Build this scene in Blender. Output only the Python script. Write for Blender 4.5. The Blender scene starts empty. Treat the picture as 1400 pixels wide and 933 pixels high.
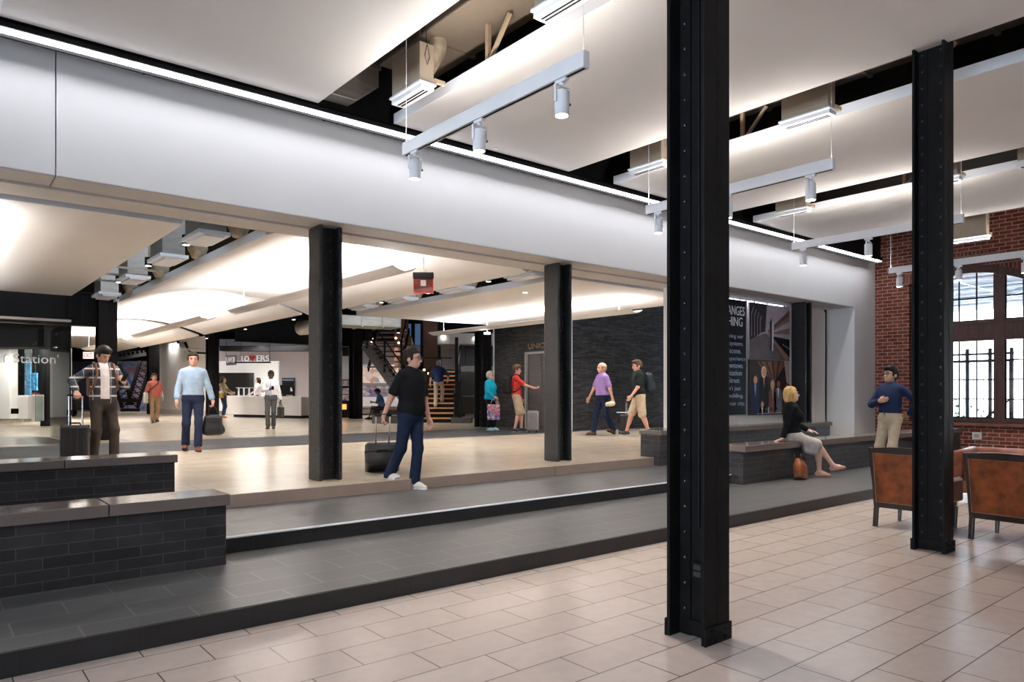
import bpy, bmesh, math, random
import numpy as np
from mathutils import Vector, Matrix
random.seed(7)
UPW, SPW, UPH, HALL, EXPO, GSP = 22.0, 112.0, 36.0, 1.3, 0.6, 230.0
SC = bpy.context.scene
COL = SC.collection
# ---------------------------------------------------------------- survey of the place
H = 1.47; FPX = 980.0; TH = math.atan2(1185, 980); HY = 538.0
Fv = np.array([math.cos(TH), math.sin(TH), 0.0]); Rv = np.array([math.sin(TH), -math.cos(TH), 0.0]); Zv = np.array([0, 0, 1.0])
def ray(px, py): return Fv + (px-700)/FPX*Rv + (HY-py)/FPX*Zv
def onz(px, py, z): r = ray(px, py); return np.array([0, 0, H]) + (z-H)/r[2]*r
def ony(px, py, y): r = ray(px, py); return np.array([0, 0, H]) + y/r[1]*r
def onx(px, py, x): r = ray(px, py); return np.array([0, 0, H]) + x/r[0]*r
def atd(px, py, d): return np.array([0, 0, H]) + d*ray(px, py)
R1 = 0.0915*H
L1, L2, L3 = R1, 2*R1, 3*R1
# ---------------------------------------------------------------- materials
def nodes(name):
    m = bpy.data.materials.new(name); m.use_nodes = True
    nt = m.node_tree; b = nt.nodes['Principled BSDF']
    return m, nt, b
def N(nt, t, **kw):
    n = nt.nodes.new(t)
    for k, v in kw.items(): setattr(n, k, v)
    return n
def mat(name, col, rough=0.5, metal=0.0, var=0.06, scale=6.0, bump=0.0, bscale=None, spec=0.5, emit=None, estr=0.0, stretch=None, trans=0.0, coat=0.0):
    m, nt, b = nodes(name)
    tc = N(nt, 'ShaderNodeTexCoord'); src = tc.outputs['Object']
    if stretch:
        mp = N(nt, 'ShaderNodeMapping'); mp.inputs['Scale'].default_value = stretch
        nt.links.new(src, mp.inputs['Vector']); src = mp.outputs['Vector']
    no = N(nt, 'ShaderNodeTexNoise'); no.inputs['Scale'].default_value = scale; no.inputs['Detail'].default_value = 3
    nt.links.new(src, no.inputs['Vector'])
    cr = N(nt, 'ShaderNodeValToRGB')
    c0 = [max(0, c*(1-var)) for c in col]; c1 = [min(1, c*(1+var)) for c in col]
    cr.color_ramp.elements[0].position = .3; cr.color_ramp.elements[1].position = .7
    cr.color_ramp.elements[0].color = (*c0, 1); cr.color_ramp.elements[1].color = (*c1, 1)
    nt.links.new(no.outputs['Fac'], cr.inputs['Fac']); nt.links.new(cr.outputs['Color'], b.inputs['Base Color'])
    b.inputs['Roughness'].default_value = rough; b.inputs['Metallic'].default_value = metal
    b.inputs['Specular IOR Level'].default_value = spec
    if coat: b.inputs['Coat Weight'].default_value = coat
    if bump:
        n2 = N(nt, 'ShaderNodeTexNoise'); n2.inputs['Scale'].default_value = bscale or scale*6; n2.inputs['Detail'].default_value = 4
        nt.links.new(src, n2.inputs['Vector'])
        bp = N(nt, 'ShaderNodeBump'); bp.inputs['Strength'].default_value = bump; bp.inputs['Distance'].default_value = 0.02
        nt.links.new(n2.outputs['Fac'], bp.inputs['Height']); nt.links.new(bp.outputs['Normal'], b.inputs['Normal'])
    if emit:
        b.inputs['Emission Color'].default_value = (*emit, 1); b.inputs['Emission Strength'].default_value = estr
    return m
def emis(name, col, s):
    m, nt, b = nodes(name)
    b.inputs['Base Color'].default_value = (*col, 1)
    b.inputs['Emission Color'].default_value = (*col, 1); b.inputs['Emission Strength'].default_value = s
    return m
def tile(name, bw, rh, c1, c2, mortar, msize, rough, axis='xy', off=(0, 0), bump=0.3, grain=0.15, gscale=8.0, spec=0.5, bias=0.0, fine=0.0, rvar=0.0, smooth=0.1):
    m, nt, b = nodes(name)
    ge = N(nt, 'ShaderNodeNewGeometry'); sp = N(nt, 'ShaderNodeSeparateXYZ'); nt.links.new(ge.outputs['Position'], sp.inputs[0])
    cb = N(nt, 'ShaderNodeCombineXYZ')
    def add(a, c):
        ad = N(nt, 'ShaderNodeMath', operation='ADD'); nt.links.new(a, ad.inputs[0])
        if isinstance(c, (int, float)): ad.inputs[1].default_value = c
        else: nt.links.new(c, ad.inputs[1])
        return ad.outputs[0]
    X, Y, Zs = sp.outputs
    u, v = {'xy': (X, Y), 'xz': (X, Zs), 'yz': (Y, Zs), 'wall': (None, Zs)}[axis]
    if u is None: u = add(X, Y)
    nt.links.new(add(u, -off[0]), cb.inputs[0]); nt.links.new(add(v, -off[1]), cb.inputs[1])
    br = N(nt, 'ShaderNodeTexBrick'); br.offset = 0.5; br.offset_frequency = 2
    nt.links.new(cb.outputs[0], br.inputs['Vector'])
    for k, v_ in (('Scale', 1.0), ('Mortar Size', msize), ('Mortar Smooth', smooth), ('Bias', bias), ('Brick Width', bw), ('Row Height', rh)):
        br.inputs[k].default_value = v_
    br.inputs['Color1'].default_value = (*c1, 1); br.inputs['Color2'].default_value = (*c2, 1); br.inputs['Mortar'].default_value = (*mortar, 1)
    no = N(nt, 'ShaderNodeTexNoise'); no.inputs['Scale'].default_value = gscale; no.inputs['Detail'].default_value = 6
    nt.links.new(ge.outputs['Position'], no.inputs['Vector'])
    mx = N(nt, 'ShaderNodeMix', data_type='RGBA', blend_type='MULTIPLY'); mx.inputs['Factor'].default_value = 1.0
    cr = N(nt, 'ShaderNodeValToRGB'); cr.color_ramp.elements[0].position = .25; cr.color_ramp.elements[1].position = .75
    g0 = 1-grain; cr.color_ramp.elements[0].color = (g0, g0, g0, 1); cr.color_ramp.elements[1].color = (1, 1, 1, 1)
    nt.links.new(no.outputs['Fac'], cr.inputs['Fac'])
    nt.links.new(br.outputs['Color'], mx.inputs['A']); nt.links.new(cr.outputs['Color'], mx.inputs['B'])
    nt.links.new(mx.outputs['Result'], b.inputs['Base Color'])
    b.inputs['Roughness'].default_value = rough; b.inputs['Specular IOR Level'].default_value = spec
    if rvar:
        mr = N(nt, 'ShaderNodeMapRange'); mr.inputs['To Min'].default_value = rough-rvar; mr.inputs['To Max'].default_value = rough+rvar
        nt.links.new(no.outputs['Fac'], mr.inputs['Value']); nt.links.new(mr.outputs[0], b.inputs['Roughness'])
    inv = N(nt, 'ShaderNodeMath', operation='MULTIPLY_ADD'); inv.inputs[1].default_value = -1.0; inv.inputs[2].default_value = 1.0
    nt.links.new(br.outputs['Fac'], inv.inputs[0])
    h = inv.outputs[0]
    if fine:
        n3 = N(nt, 'ShaderNodeTexNoise'); n3.inputs['Scale'].default_value = 45.0; n3.inputs['Detail'].default_value = 5
        nt.links.new(ge.outputs['Position'], n3.inputs['Vector'])
        ma = N(nt, 'ShaderNodeMath', operation='MULTIPLY_ADD'); ma.inputs[1].default_value = fine
        nt.links.new(n3.outputs['Fac'], ma.inputs[0]); nt.links.new(h, ma.inputs[2]); h = ma.outputs[0]
    bp = N(nt, 'ShaderNodeBump'); bp.inputs['Strength'].default_value = bump; bp.inputs['Distance'].default_value = 0.004
    nt.links.new(h, bp.inputs['Height']); nt.links.new(bp.outputs['Normal'], b.inputs['Normal'])
    return m
def glass(name, tint, refl=0.08, rough=0.0):
    m = bpy.data.materials.new(name); m.use_nodes = True; nt = m.node_tree; nt.nodes.clear()
    out = N(nt, 'ShaderNodeOutputMaterial'); mix = N(nt, 'ShaderNodeMixShader'); t = N(nt, 'ShaderNodeBsdfTransparent'); g = N(nt, 'ShaderNodeBsdfGlossy')
    fr = N(nt, 'ShaderNodeFresnel'); fr.inputs['IOR'].default_value = 1.5
    ad = N(nt, 'ShaderNodeMath', operation='ADD'); ad.inputs[1].default_value = refl-0.04; nt.links.new(fr.outputs[0], ad.inputs[0])
    t.inputs['Color'].default_value = (*tint, 1); g.inputs['Roughness'].default_value = rough
    nt.links.new(ad.outputs[0], mix.inputs['Fac']); nt.links.new(t.outputs[0], mix.inputs[1]); nt.links.new(g.outputs[0], mix.inputs[2]); nt.links.new(mix.outputs[0], out.inputs['Surface'])
    return m
def plaid(name):
    m, nt, b = nodes(name)
    tc = N(nt, 'ShaderNodeTexCoord'); sp = N(nt, 'ShaderNodeSeparateXYZ'); nt.links.new(tc.outputs['Object'], sp.inputs[0])
    base = None
    def band(sock, freq, ph, width):
        a = N(nt, 'ShaderNodeMath', operation='MULTIPLY_ADD'); a.inputs[1].default_value = freq; a.inputs[2].default_value = ph; nt.links.new(sock, a.inputs[0])
        f = N(nt, 'ShaderNodeMath', operation='FRACT'); nt.links.new(a.outputs[0], f.inputs[0])
        l = N(nt, 'ShaderNodeMath', operation='LESS_THAN'); l.inputs[1].default_value = width; nt.links.new(f.outputs[0], l.inputs[0])
        return l.outputs[0]
    def mixc(a, fac, col):
        mx = N(nt, 'ShaderNodeMix', data_type='RGBA'); nt.links.new(fac, mx.inputs['Factor'])
        if isinstance(a, tuple): mx.inputs['A'].default_value = (*a, 1)
        else: nt.links.new(a, mx.inputs['A'])
        mx.inputs['B'].default_value = (*col, 1); return mx.outputs['Result']
    c = mixc((.022, .034, .062), band(sp.outputs[2], 7.5, .2, .30), (.010, .014, .024))
    c = mixc(c, band(sp.outputs[0], 9.0, .1, .28), (.02, .028, .045))
    c = mixc(c, band(sp.outputs[2], 7.5, .55, .17), (.55, .45, .36))
    c = mixc(c, band(sp.outputs[0], 9.0, .62, .07), (.34, .30, .27))
    nt.links.new(c, b.inputs['Base Color']); b.inputs['Roughness'].default_value = .85
    return m
def picture(name, stops, scale=9.0, estr=0.0, detail=6, kind='voronoi'):
    m, nt, b = nodes(name)
    tc = N(nt, 'ShaderNodeTexCoord')
    if kind == 'voronoi':
        t = N(nt, 'ShaderNodeTexVoronoi'); t.inputs['Scale'].default_value = scale; o = t.outputs['Color']
        sp = N(nt, 'ShaderNodeSeparateColor'); nt.links.new(o, sp.inputs[0]); f = sp.outputs[0]
    else:
        t = N(nt, 'ShaderNodeTexNoise'); t.inputs['Scale'].default_value = scale; t.inputs['Detail'].default_value = detail; t.inputs['Distortion'].default_value = 1.2; f = t.outputs['Fac']
    nt.links.new(tc.outputs['Object'], t.inputs['Vector'])
    cr = N(nt, 'ShaderNodeValToRGB'); el = cr.color_ramp.elements
    while len(el) < len(stops): el.new(.5)
    for e, (p, c) in zip(el, stops): e.position = p; e.color = (*c, 1)
    nt.links.new(f, cr.inputs['Fac']); nt.links.new(cr.outputs[0], b.inputs['Base Color'])
    if estr: nt.links.new(cr.outputs[0], b.inputs['Emission Color']); b.inputs['Emission Strength'].default_value = estr
    b.inputs['Roughness'].default_value = .5
    return m
M = {}
M['white_panel'] = mat('white_panel', (.70, .672, .66), .8, var=.02, scale=1)
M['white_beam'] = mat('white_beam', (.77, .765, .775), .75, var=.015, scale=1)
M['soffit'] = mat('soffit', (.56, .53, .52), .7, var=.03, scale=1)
M['white_metal'] = mat('white_metal', (.74, .75, .80), .45, var=.02)
M['white_wall'] = mat('white_wall', (.78, .76, .74), .7, var=.02, scale=1)
M['black_steel'] = mat('black_steel', (.0075, .007, .0075), .5, var=.25, scale=5, bump=.12, bscale=25, spec=.12)
M['black_rough'] = mat('black_rough', (.008, .0077, .009), .34, var=.3, scale=8, bump=1.0, bscale=55, spec=.5)
M['black_matte'] = mat('black_matte', (.010, .0095, .0105), .7, var=.2, spec=.12)
M['rivet'] = mat('rivet', (.012, .012, .014), .3, var=.2, spec=.8)
M['void'] = mat('void', (.016, .013, .011), .9, var=.3, scale=2, spec=.1)
M['galv'] = mat('galv', (.44, .41, .37), .4, metal=.7, var=.15, scale=3, stretch=(1, 1, 6))
M['tan_duct'] = mat('tan_duct', (.46, .37, .28), .55, var=.08, scale=3)
M['flex'] = mat('flex', (.42, .34, .24), .6, var=.3, scale=10, bump=.6, bscale=18)
M['strut'] = mat('strut', (.50, .38, .26), .5, var=.1)
M['floor_tile'] = tile('floor_tile', .594, .297, (.565, .470, .425), (.52, .425, .38), (.12, .095, .085), .004, .25, 'xy', (3.34-.297, 2.01), bump=.06, smooth=.15, grain=.10, gscale=11, fine=.5, rvar=.03, spec=.5)
M['hall_tile'] = tile('hall_tile', 1.2, .6, (.65, .555, .445), (.61, .51, .40), (.40, .32, .25), .004, .2, 'xy', (0, 7.69), bump=.03, grain=.10, gscale=2.5, rvar=.05, spec=.35)
M['stripe_tile'] = tile('stripe_tile', .6, .6, (.045, .047, .05), (.07, .07, .073), (.10, .10, .10), .004, .5, 'xy', (0, 14.14), bump=.05, grain=.3, gscale=3, spec=.06)
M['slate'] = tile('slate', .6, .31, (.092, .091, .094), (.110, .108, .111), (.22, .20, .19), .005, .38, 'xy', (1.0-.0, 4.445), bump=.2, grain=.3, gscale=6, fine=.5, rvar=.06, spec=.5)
M['slate_shaded'] = tile('slate_shaded', .6, .5, (.016, .016, .018), (.02, .02, .023), (.03, .03, .03), .002, .4, 'xz', (.69, -.2), bump=.1, grain=.4, gscale=5)  # same slate as the step tops, coloured darker for the shade on it
M['tan_riser'] = tile('tan_riser', 2.45, .5, (.33, .25, .21), (.36, .27, .225), (.09, .07, .06), .005, .3, 'xz', (1.05, -.05), bump=.1, grain=.1)
M['bench_tile'] = tile('bench_tile', .30, .0805, (.034, .032, .035), (.055, .050, .052), (.10, .095, .092), .003, .45, 'wall', (.07, .04), bump=.25, grain=.35, gscale=6, fine=.4, spec=.25)
M['granite'] = mat('granite', (.15, .12, .11), .14, var=.10, scale=140, spec=.6)
M['brick'] = tile('brick', .235, .085, (.21, .048, .032), (.33, .10, .066), (.55, .42, .36), .0075, .85, 'yz', (0, 0), bump=.9, grain=.45, gscale=9, fine=.4, bias=-.2, spec=.15)
M['dark_brick'] = tile('dark_brick', .32, .045, (.020, .020, .022), (.060, .056, .057), (.008, .008, .009), .003, .55, 'wall', (0, 0), bump=1.0, grain=.4, gscale=6, spec=.12)
M['wood_frame'] = mat('wood_frame', (.085, .032, .024), .5, var=.25, scale=4, stretch=(6, 6, 1))
M['sill'] = mat('sill', (.22, .075, .05), .45, var=.2, scale=4)
M['led'] = emis('led', (.95, .96, 1.0), 16.0)
M['lamp'] = emis('lamp', (1.0, .97, .92), 14.0)
M['uplight'] = emis('uplight', (1.0, .94, .87), 9.0)
M['clear_glass'] = glass('clear_glass', (.97, .985, .985), .015)
M['green_glass'] = glass('green_glass', (.78, .89, .86), .04)
M['leather'] = mat('leather', (.165, .040, .010), .38, var=.45, spec=.35, scale=9, bump=.15, bscale=60)
M['sofa_leather'] = mat('sofa_leather', (.22, .058, .026), .3, var=.3, scale=6, bump=.1, bscale=40)
M['dark_wood'] = mat('dark_wood', (.018, .009, .008), .3, var=.3, scale=8)
M['chrome'] = mat('chrome', (.62, .62, .63), .25, metal=1.0, var=.05)
M['steel_door'] = mat('steel_door', (.15, .135, .14), .28, metal=.85, var=.12, scale=2, stretch=(1, 1, 8))
M['bronze'] = mat('bronze', (.42, .27, .18), .35, metal=.7, var=.1)
M['stair_wood'] = mat('stair_wood', (.62, .30, .11), .4, var=.2, scale=6)
M['brown_pillar'] = mat('brown_pillar', (.17, .065, .032), .5, var=.25, scale=5, stretch=(6, 6, 1))
M['grey_concrete'] = mat('grey_concrete', (.075, .072, .07), .6, var=.15)
M['navy_text_panel'] = mat('navy_text_panel', (.006, .009, .018), .6, var=.2, scale=1, spec=.08)
M['letter'] = mat('letter', (.80, .80, .84), .5, var=.02)
M['letter_blue'] = mat('letter_blue', (.30, .38, .52), .5, var=.02)
# ---------------------------------------------------------------- mesh builder
def unit(v): v = np.asarray(v, float); return v/np.linalg.norm(v)
class MB:
    def __init__(s): s.v = []; s.f = []; s.mi = []
    def add(s, vs, fs, mi=0):
        o = len(s.v); s.v += [tuple(map(float, v)) for v in vs]; s.f += [tuple(i+o for i in f) for f in fs]; s.mi += [mi]*len(fs)
        return s
    def box(s, x0, x1, y0, y1, z0, z1, mi=0):
        v = [(x, y, z) for z in (z0, z1) for y in (y0, y1) for x in (x0, x1)]
        return s.add(v, [(0, 2, 3, 1), (4, 5, 7, 6), (0, 1, 5, 4), (2, 6, 7, 3), (0, 4, 6, 2), (1, 3, 7, 5)], mi)
    def obox(s, c, ax, h, mi=0):
        c = np.asarray(c, float); a = [unit(k) for k in ax]
        if np.dot(np.cross(a[0], a[1]), a[2]) < 0: a[0] = -a[0]
        v = [c+a[0]*h[0]*i+a[1]*h[1]*j+a[2]*h[2]*k for k in (-1, 1) for j in (-1, 1) for i in (-1, 1)]
        return s.add(v, [(0, 2, 3, 1), (4, 5, 7, 6), (0, 1, 5, 4), (2, 6, 7, 3), (0, 4, 6, 2), (1, 3, 7, 5)], mi)
    def bar(s, p, q, w, t, up=(0, 0, 1)):
        p = np.asarray(p, float); q = np.asarray(q, float); d = unit(q-p)
        if abs(np.dot(d, unit(up))) > .97: up = (1, 0, 0)
        x = unit(np.cross(d, up)); u = np.cross(x, d)
        return s.obox((p+q)/2, (x, d, u), (w/2, np.linalg.norm(q-p)/2, t/2))
    def tube(s, pts, r, n=10, caps=True, mi=0):
        pts = [np.asarray(p, float) for p in pts]; k = len(pts)
        rs = r if isinstance(r, (list, tuple)) else [r]*k
        vs = []; prev = None
        for i, p in enumerate(pts):
            d = unit(pts[min(i+1, k-1)]-pts[max(i-1, 0)])
            if prev is None:
                a = np.array([0, 0, 1.0]) if abs(d[2]) < .9 else np.array([1.0, 0, 0])
                x = unit(np.cross(a, d))
            else: x = unit(prev-d*np.dot(prev, d))
            prev = x; y = np.cross(d, x)
            vs += [p+rs[i]*(math.cos(t)*x+math.sin(t)*y) for t in [2*math.pi*j/n for j in range(n)]]
        fs = [(i*n+j, i*n+(j+1) % n, (i+1)*n+(j+1) % n, (i+1)*n+j) for i in range(k-1) for j in range(n)]
        if caps: fs += [tuple(range(n-1, -1, -1)), tuple((k-1)*n+j for j in range(n))]
        return s.add(vs, fs, mi)
    def cyl(s, p, q, r, r2=None, n=16, mi=0): return s.tube([p, q], [r, r if r2 is None else r2], n, True, mi)
    def ball(s, c, r, n=10, m=7, mi=0):
        if isinstance(r, (int, float)): r = (r, r, r)
        vs = [(c[0], c[1], c[2]-r[2])]
        for i in range(1, m):
            a = -math.pi/2+math.pi*i/m
            vs += [(c[0]+r[0]*math.cos(a)*math.cos(t), c[1]+r[1]*math.cos(a)*math.sin(t), c[2]+r[2]*math.sin(a)) for t in [2*math.pi*j/n for j in range(n)]]
        vs.append((c[0], c[1], c[2]+r[2])); L = len(vs)-1
        fs = [(0, 1+(j+1) % n, 1+j) for j in range(n)]
        for i in range(m-2):
            a = 1+i*n; fs += [(a+j, a+(j+1) % n, a+n+(j+1) % n, a+n+j) for j in range(n)]
        a = 1+(m-2)*n; fs += [(a+j, a+(j+1) % n, L) for j in range(n)]
        return s.add(vs, fs, mi)
    def prism(s, poly, o, xa, ya, depth, mi=0):
        """2-D outline poly placed at o with axes xa, ya and extruded by vector depth"""
        o = np.asarray(o, float); xa = np.asarray(xa, float); ya = np.asarray(ya, float); dp = np.asarray(depth, float)
        area = sum(poly[i][0]*poly[(i+1) % len(poly)][1]-poly[(i+1) % len(poly)][0]*poly[i][1] for i in range(len(poly)))
        if area < 0: poly = poly[::-1]
        if np.dot(np.cross(xa, ya), dp) > 0: poly = poly[::-1]
        n = len(poly); a = [o+xa*p[0]+ya*p[1] for p in poly]; b = [p+dp for p in a]
        return s.add(a+b, [tuple(range(n)), tuple(range(2*n-1, n-1, -1))]+[(i, i+n, (i+1) % n+n, (i+1) % n) for i in range(n)], mi)
    def build(s, name, m, parent=None, bevel=0, smooth=False, world=True, loc=None, seg=2):
        me = bpy.data.meshes.new(name)
        off = np.zeros(3)
        if parent is not None and world and parent.rotation_euler.z == 0:
            p = parent
            while p is not None: off = off+np.array(p.location); p = p.parent
        if loc is not None: off = np.asarray(loc, float)
        me.from_pydata([tuple(np.array(v)-off) for v in s.v], [], s.f); me.update()
        for k in (m if isinstance(m, (list, tuple)) else [m]): me.materials.append(k)
        if any(s.mi): me.polygons.foreach_set('material_index', s.mi)
        if smooth: me.polygons.foreach_set('use_smooth', [True]*len(s.f))
        o = bpy.data.objects.new(name, me); COL.objects.link(o)
        if loc is not None: o.location = loc
        if parent is not None: o.parent = parent
        if bevel:
            b = o.modifiers.new('bevel', 'BEVEL'); b.width = bevel; b.segments = seg; b.limit_method = 'ANGLE'; b.angle_limit = math.radians(40)
        return o
def tag(o, label, cat, group=None, kind=None):
    if label: o['label'] = label
    if cat: o['category'] = cat
    if group: o['group'] = group
    if kind: o['kind'] = kind
    return o
def thing(name, label, cat, loc=(0, 0, 0), rz=0.0, group=None):
    o = bpy.data.objects.new(name, None); COL.objects.link(o); o.empty_display_size = .1
    o.location = tuple(map(float, loc)); o.rotation_euler = (0, 0, rz)
    return tag(o, label, cat, group)
def struct(name, mb, m, bevel=0, parent=None):
    o = mb.build(name, m, parent, bevel)
    if parent is None: o['kind'] = 'structure'
    return o
def dup(root, loc, label=None, rz=None):
    def rec(o, p):
        c = o.copy(); COL.objects.link(c); c.parent = p
        for ch in list(o.children): rec(ch, c)
        return c
    r = rec(root, None); r.location = tuple(map(float, loc))
    if rz is not None: r.rotation_euler = (0, 0, rz)
    if label: r['label'] = label
    return r
def text_mesh(name, s, m, o, xd, up, height=None, width=None, extrude=.004, parent=None, align='LEFT', spacing=1.0):
    cu = bpy.data.curves.new(name, 'FONT'); cu.body = s; cu.size = 1.0; cu.extrude = 0.0; cu.resolution_u = 3; cu.space_character = spacing
    t = bpy.data.objects.new(name, cu); COL.objects.link(t)
    dg = bpy.context.evaluated_depsgraph_get(); me0 = bpy.data.meshes.new_from_object(t.evaluated_get(dg))
    bpy.data.objects.remove(t); bpy.data.curves.remove(cu)
    v = np.array([p.co[:] for p in me0.vertices]); fs = [tuple(p.vertices) for p in me0.polygons]
    mn, mx = v.min(0), v.max(0); w, h = mx[0]-mn[0], mx[1]-mn[1]
    k = (width/w) if width else (height/.72)
    kx = ky = k
    if width and height: ky = height/h
    xd = unit(xd); up = unit(up); nrm = np.cross(xd, up); o = np.asarray(o, float)
    ax = {'LEFT': mn[0], 'CENTER': (mn[0]+mx[0])/2, 'RIGHT': mx[0]}[align]
    P = [o+xd*(p[0]-ax)*kx+up*p[1]*ky for p in v]
    n = len(P); mb = MB()
    # front face plus a body behind it
    edges = {}
    for f in fs:
        for i in range(len(f)):
            e = (f[i], f[(i+1) % len(f)]); edges[e] = edges.get(e, 0)+1
    bd = [e for e in edges if (e[1], e[0]) not in edges]
    ff = [tuple(f) for f in fs]+[tuple(i+n for i in reversed(f)) for f in fs]+[(b, a, a+n, b+n) for a, b in bd]
    mb.add(P+[p-nrm*extrude for p in P], ff)
    bpy.data.meshes.remove(me0)
    return mb.build(name, m, parent)
def camquad_box(mb, px0, px1, py0, py1, d, thick):
    """box standing at distance d, seen between these bearings, reaching thick metres further away"""
    a, b = atd(px0, py0, d), atd(px1, py1, d)
    w = np.dot(b-a, Rv); h = a[2]-b[2]
    c = (a+b)/2+Fv*thick/2
    return mb.obox(c, (Rv, Fv, Zv), (abs(w)/2, thick/2, abs(h)/2))
def arealight(name, loc, size, power, col, direction=(0, 0, 1), sizey=None, roll=0.0, spread=math.pi):
    l = bpy.data.lights.new(name, 'AREA'); l.shape = 'RECTANGLE'; l.size = size; l.size_y = sizey or size; l.energy = power; l.color = col; l.spread = spread
    o = bpy.data.objects.new(name, l); COL.objects.link(o); o.location = loc
    d = Vector(direction); o.rotation_euler = d.to_track_quat('-Z', 'Y').to_euler()
    if d.z > .99: o.rotation_euler = (math.pi, 0, 0)
    return o
# ================================================================ SETTING
struct('floor', MB().box(-7, 18.2, -5, 8.6, -.2, 0), M['floor_tile'])
struct('trim_1', MB().box(-7, 18.2, 4.52, 8.6, 0.0, L1), [M['slate']])
struct('trim_2', MB().box(-7, 18.2, 6.12, 8.6, L1, L2), [M['slate']])
# vertical faces of the two slate steps, their shade put into a darker slate
struct('trim_3', MB().box(-7, 18.2, 4.505, 4.52, 0, L1-.004), M['slate_shaded'])
struct('trim_4', MB().box(-7, 18.2, 6.105, 6.12, L1, L2-.006), M['slate_shaded'])
struct('trim_5', MB().box(-7, 17.9, 6.096, 6.128, L2-.010, L2+.003), M['white_metal'])  # white strip standing in for light caught on the step edge
struct('floor_hall', MB().box(-9, 18.2, 7.70, 60, -.2, L3), M['hall_tile'])
struct('trim_6', MB().box(-7, 9.42, 7.685, 7.70, L2, L3-.003), M['tan_riser'])
struct('floor_hall_stripe', MB().box(-9, 14.05, 14.14, 17.3, L3-.01, L3+.003), M['stripe_tile'])
# closing walls and dark soffit of the lounge
struct('wall_back', MB().box(-7, 18.2, -5.2, -5, 0, 5.7), M['white_wall'])
struct('wall_left', MB().box(-7.2, -7, -5, -4, 0, 5.7).box(-7.2, -7, 4, 9, 0, 5.7).box(-7.2, -7, -4, 4, 0, 1.4).box(-7.2, -7, -4, 4, 4.3, 5.7), M['white_wall'])
tag(MB().box(-9.6, -7.205, -6, 6, 4.4, 4.5).build('sun_block', M['white_metal'], None), 'flat unseen slab added outside the lounge window to block the sun', 'sun_block')  # unseen slab, added to keep sun out of the left window
fr = MB()
for y in (-3.96, -2, 0, 2, 3.96): fr.box(-7.14, -7.06, y-.04, y+.04, 1.4, 4.3)
for z in (1.44, 2.8, 4.26): fr.box(-7.14, -7.06, -4, 4, z-.04, z+.04)
w3 = struct('window_3', fr, M['wood_frame'])
MB().box(-7.105, -7.095, -4, 4, 1.4, 4.3).build('pane', M['clear_glass'], w3)
struct('ceiling', MB().box(-7.2, 18.6, -5.2, 8.9, 5.7, 5.9), M['void'])
# beam between lounge and hall
bm = MB().box(-7, .985, 7.93, 8.38, 3.52, 4.78).box(.995, 18.2, 7.93, 8.38, 3.52, 4.78)
struct('wall_beam', bm, M['white_beam'], bevel=.004)
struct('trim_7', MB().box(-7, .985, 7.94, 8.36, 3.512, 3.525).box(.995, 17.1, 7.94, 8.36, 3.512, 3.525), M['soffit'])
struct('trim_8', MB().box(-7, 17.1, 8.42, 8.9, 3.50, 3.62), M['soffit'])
struct('trim_9', MB().box(-7, 18.2, 8.0, 8.9, 3.62, 4.78), M['black_matte'])
struct('wall_above_beam', MB().box(-7, 18.2, 7.80, 8.1, 4.78, 5.7), M['black_matte'])
# white pier and partition at the right end of the opening
struct('wall_pier', MB().box(17.1, 18.2, 7.93, 9.1, 0, 3.53), M['white_beam'])
struct('wall_partition', MB().box(11.05, 17.1, 8.62, 8.78, L3, 3.5), M['white_wall'])
# ------------------------------------------------- brick end wall with arched windows
XW = 18.2
def arc(y, c, peak, k=.22): return peak-k*(y-c)**2
wc = [5.95, 1.55]
HW = 1.19
bw = MB()
edges = [8.0]
for c in wc: edges += [c+HW, c-HW]
edges.append(-5)
for i in range(0, len(edges), 2): bw.box(XW, XW+.45, edges[i+1], edges[i], 0, 5.7)
for c in wc:
    bw.box(XW, XW+.45, c-HW, c+HW, 0, .79)
    ys = np.linspace(c-HW, c+HW, 25)
    poly = [(y, arc(y, c, 4.366)) for y in ys]+[(c+HW, 5.7), (c-HW, 5.7)]
    bw.prism(poly, (XW, 0, 0), (0, 1, 0), (0, 0, 1), (.45, 0, 0))
struct('wall_right', bw, M['brick'])
arch_m = tile('arch_brick', .078, .24, (.17, .035, .024), (.26, .07, .045), (.40, .29, .25), .008, .85, 'yz', (0, 4.08), bump=.8, grain=.45, gscale=9, fine=.4)
for i, c in enumerate(wc):
    ys = np.linspace(c-HW-.12, c+HW+.12, 25)
    poly = [(y, arc(y, c, 4.366+.002)) for y in ys]+[(y, arc(y, c, 4.366+.30)) for y in ys[::-1]]
    struct('trim_%d' % (10+i), MB().prism(poly, (XW-.02, 0, 0), (0, 1, 0), (0, 0, 1), (.03, 0, 0)), arch_m)
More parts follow.
